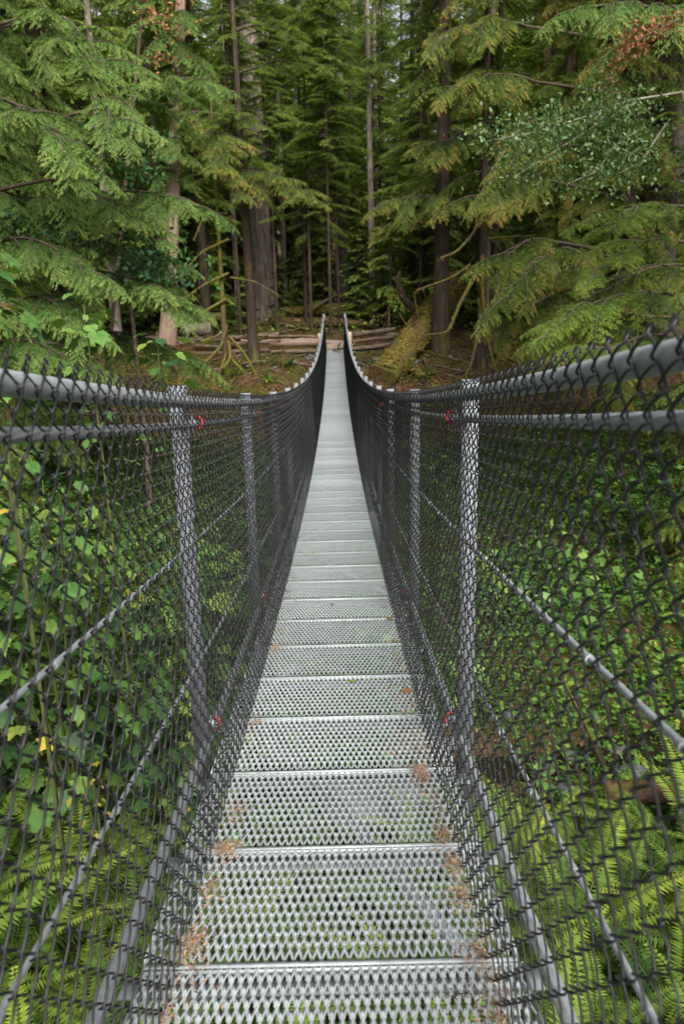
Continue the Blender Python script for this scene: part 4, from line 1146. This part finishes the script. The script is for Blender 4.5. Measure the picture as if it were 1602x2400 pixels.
for i in range(16):
    x = rg.uniform(4, 9) * rg.choice((-1, 1)); y = rg.uniform(9, 26)
    fern(x, y, rg.uniform(.7, 1.0), 11, 700 + i, 'sword fern on the floor of the ravine beyond the stream', 'ferns beyond the stream')

BK = [(-2.6, 31.0), (-4.0, 31.8), (-5.6, 32.6), (-1.9, 32.4), (2.2, 31.6), (2.9, 32.6), (3.6, 30.8), (6.4, 32.4), (-6.8, 31.2), (-3.2, 29.6), (5.2, 29.6), (-8.2, 33.0), (-5.0, 35.8), (3.6, 37.0), (5.0, 37.8), (-6.6, 38.4)]
BK.sort()
for i, (x, y) in enumerate(BK): fern(x, y, rg.uniform(.6, .95), 12, 740 + i, 'sword fern on the far bank, %s from the left' % ORD[i], 'ferns on the far bank')
# ------------------------------------------------------------------ ground cover and litter (nobody could count it)
def scatter(name, label, n, xr, yr, mt, leaf, hmax, seed, thr=-.2, s=.45, up=1.0, wid=.72, rise=0.0):
    rg = np.random.default_rng(seed)
    x = rg.uniform(*xr, n); y = rg.uniform(*yr, n)
    k = (np.sin(x * s * 2.1 + seed) * np.cos(y * s * 1.7 + seed * 2) + .5 * np.sin(x * s * 5 + y * s * 4)) > thr
    x, y = x[k], y[k]; n = len(x)
    h = hmax * rg.uniform(0, 1, n) ** 1.5 * (.5 + .5 * np.abs(np.sin(x * 1.9) * np.cos(y * 2.3)))
    pb = np.stack([x, y, ground(x, y) + .01 + h], -1)
    d = np.stack([rg.normal(0, 1, n), rg.normal(0, 1, n), rg.normal(rise, .35, n)], -1)
    nr = np.stack([rg.normal(0, .45, n), rg.normal(0, .45, n), np.full(n, up)], -1)
    ll = rg.uniform(.5, 1.4, n) * leaf
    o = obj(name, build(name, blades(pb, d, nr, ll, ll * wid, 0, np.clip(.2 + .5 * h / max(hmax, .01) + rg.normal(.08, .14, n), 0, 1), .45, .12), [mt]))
    return props(o, label, None, None, 'stuff')
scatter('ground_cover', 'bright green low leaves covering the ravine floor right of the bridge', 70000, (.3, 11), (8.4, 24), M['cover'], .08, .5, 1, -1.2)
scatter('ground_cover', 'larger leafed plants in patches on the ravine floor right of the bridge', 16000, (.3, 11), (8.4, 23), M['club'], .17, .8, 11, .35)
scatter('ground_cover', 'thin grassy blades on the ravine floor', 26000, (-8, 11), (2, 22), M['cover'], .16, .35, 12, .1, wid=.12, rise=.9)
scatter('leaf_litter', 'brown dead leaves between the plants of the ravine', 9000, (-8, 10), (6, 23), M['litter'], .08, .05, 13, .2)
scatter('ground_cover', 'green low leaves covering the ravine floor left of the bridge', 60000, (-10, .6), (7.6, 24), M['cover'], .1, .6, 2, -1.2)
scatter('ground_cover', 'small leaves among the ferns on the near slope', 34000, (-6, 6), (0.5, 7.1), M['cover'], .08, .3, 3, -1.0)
scatter('ground_cover', 'moss and small plants on the slope below the far bridge end', 40000, (-9, 9), (22, 35), M['moss'], .06, .1, 4, -.45, .9)
scatter('ground_cover', 'patches of green plants on the slope below the far bridge end', 12000, (-11, 9), (24, 35), M['cover'], .11, .35, 6, .3, .8)
scatter('leaf_litter', 'brown fallen leaves and twigs over the forest floor', 26000, (-16, 16), (25, 52), M['litter'], .12, .04, 5, -.4, .8)
scatter('undergrowth', 'dim green undergrowth on the forest floor beyond the path', 70000, (-40, 40), (40, 105), M['far_needles'], .2, .9, 7, -.3, .5)

scatter('ground_cover', 'small plants crowding the edges of the stream', 16000, (-6, 8), (6.3, 9.6), M['cover'], .08, .4, 8, .1)
# ------------------------------------------------------------------ litter on the deck
def deck_pt(x, y, dzv=.004):
    return np.array([x, y, float(dz(y)) + dzv])
def clump(name, label, x, y, r, n, mt, seed, elong=1.0, group=None, h=.02):
    rg = np.random.default_rng(seed)
    a = rg.uniform(0, 6.28, n); rr = r * rg.uniform(0, 1, n) ** .8 * (1 + .35 * np.sin(a * 3 + seed) + .2 * np.sin(a * 5))
    pb = np.stack([rr * np.cos(a) * .75, rr * np.sin(a) * elong, .003 + h * rg.uniform(0, 1, n) * (1 - rr / r * .7)], -1)
    pb[:, 2] += pb[:, 1] * dslope(y)
    d = np.stack([rg.normal(0, 1, n), rg.normal(0, 1, n), rg.normal(0, .25, n)], -1)
    ch = blades(pb, d, np.stack([rg.normal(0, .5, n), rg.normal(0, .5, n), np.ones(n)], -1), rg.uniform(.006, .021, n), rg.uniform(.0012, .003, n), 0, np.clip(rg.normal(.62, .25, n) , 0, 1), .4)
    o = obj(name, build(name, ch, [mt]), None, tuple(deck_pt(x, y)))
    return props(o, label, 'debris', group)
CL = [(.33, 2.02, .05, 190, 1.5, 'pale dry cedar clump on the right deck edge short of the second near joint'), (.335, 1.86, .045, 150, 1.6, 'dark dry clump just below the pale clump at the right deck edge'), (.34, 1.72, .055, 190, 1.8, 'tan dry cedar tuft on the right deck edge above the first near joint'),
      (.345, 1.49, .06, 220, 1.6, 'rusty dry spray lying over the first near joint at right'), (.35, 1.3, .05, 160, 2.2, 'rusty dry litter strewn at the right deck edge nearest the camera'), (.3, 2.44, .055, 230, .9, 'dry twig tuft at the third joint on the right deck edge'),
      (.31, 2.38, .035, 80, 1.2, 'orange dry leaf clump below the twig tuft at right'), (-.335, 1.56, .055, 220, 1.4, 'light brown dry clump on the left deck edge at the first near joint'), (-.345, 1.3, .03, 110, 3.6, 'long pale brown strip of litter on the left deck edge nearest the camera'),
      (-.31, 1.97, .055, 220, .8, 'matted brown cedar spray at the second joint on the left deck edge'), (-.32, 1.78, .04, 80, 1.4, 'thin scatter of tan litter on the left deck edge'), (-.3, 2.2, .05, 90, 1.5, 'sparse tan litter on the left deck edge above the second joint'),
      (-.32, 2.9, .03, 60, .8, 'tan litter strip on the left deck edge past the fourth joint'), (-.32, 3.9, .03, 80, 2.5, 'reddish litter along the left deck edge by the next post'), (.32, 3.95, .03, 70, 1.0, 'reddish litter on the right deck edge by the next post')]
for i, (x, y, r, n, e, lab) in enumerate(CL):
    clump('dry_litter', lab, x, y, r, int(n * 1.5), M['dry_sprays'], 800 + i, e, None, .012)
# fine litter along both deck edges
rgn = np.random.default_rng(9)
n = 5200
y = 1.0 + rgn.uniform(0, 1, n) ** 1.7 * 26; sd = rgn.choice([-1, 1], n)
x = sd * (.345 - np.abs(rgn.normal(0, .045, n)))
keep = np.sin(y * 5.3 + sd) + np.sin(y * 2.1 + 2 * sd) > -.2
x, y = x[keep], y[keep]; n = len(x)
pb = np.stack([x, y, dz(y) + .004 + rgn.uniform(0, .006, n)], -1)
ll = rgn.uniform(.008, .024, n)
props(obj('fine_litter', build('fine_litter', blades(pb, np.stack([rgn.normal(0, 1, n), rgn.normal(0, 1, n), rgn.normal(0, .15, n)], -1), np.tile([0, 0, 1.0], (n, 1)) + rgn.normal(0, .3, (n, 3)), ll, ll * .22, 0, rgn.uniform(0, 1, n)), [M['dry_sprays']])), 'fine brown needles and twigs along both deck edges', None, None, 'stuff')
def fallen(label, px, py, size, mt, seed):
    # where that spot lies on the deck
    ys = np.linspace(1, 20, 4000)
    best = min(ys, key=lambda yy: abs(at(px, py, yy)[2] - float(dz(yy))))
    p = at(px, py, best)
    rg = np.random.default_rng(seed)
    ch = maple_leaf(seed, 5)
    o = obj('fallen_leaf', build('fallen_leaf', [(c[0], c[1], 0, .6) for c in ch], [mt], True), None, (p[0], p[1], float(dz(p[1])) + .012), (rg.uniform(-.2, .2), rg.uniform(-.1, .1), rg.uniform(0, 6)), size)
    props(o, label, 'leaf')
for i, (px, py, s, mt, lab) in enumerate([(822, 1602, .055, M['yellow_leaf'], 'yellow leaf lying on the deck centre right'), (955, 1620, .07, M['dead_needles'], 'orange brown leaf at the right deck edge beyond the third joint'), (668, 1389, .07, M['dry_sprays'], 'tan curled leaf at the left deck edge in the middle distance'),
                                          (776, 1420, .05, M['dead_needles'], 'small orange leaf on the deck centre in the middle distance'), (736, 1298, .05, M['yellow_leaf'], 'small yellow leaf on the deck left of centre'), (800, 1107, .07, M['yellow_leaf'], 'yellow leaf on the far deck left of its pair'), (824, 1109, .07, M['yellow_leaf'], 'yellow leaf on the far deck right of its pair'), (910, 1455, .07, M['dead_needles'], 'rusty leaf at the right deck edge in the middle distance')]):
    fallen(lab, px, py, s, mt, 20 + i)
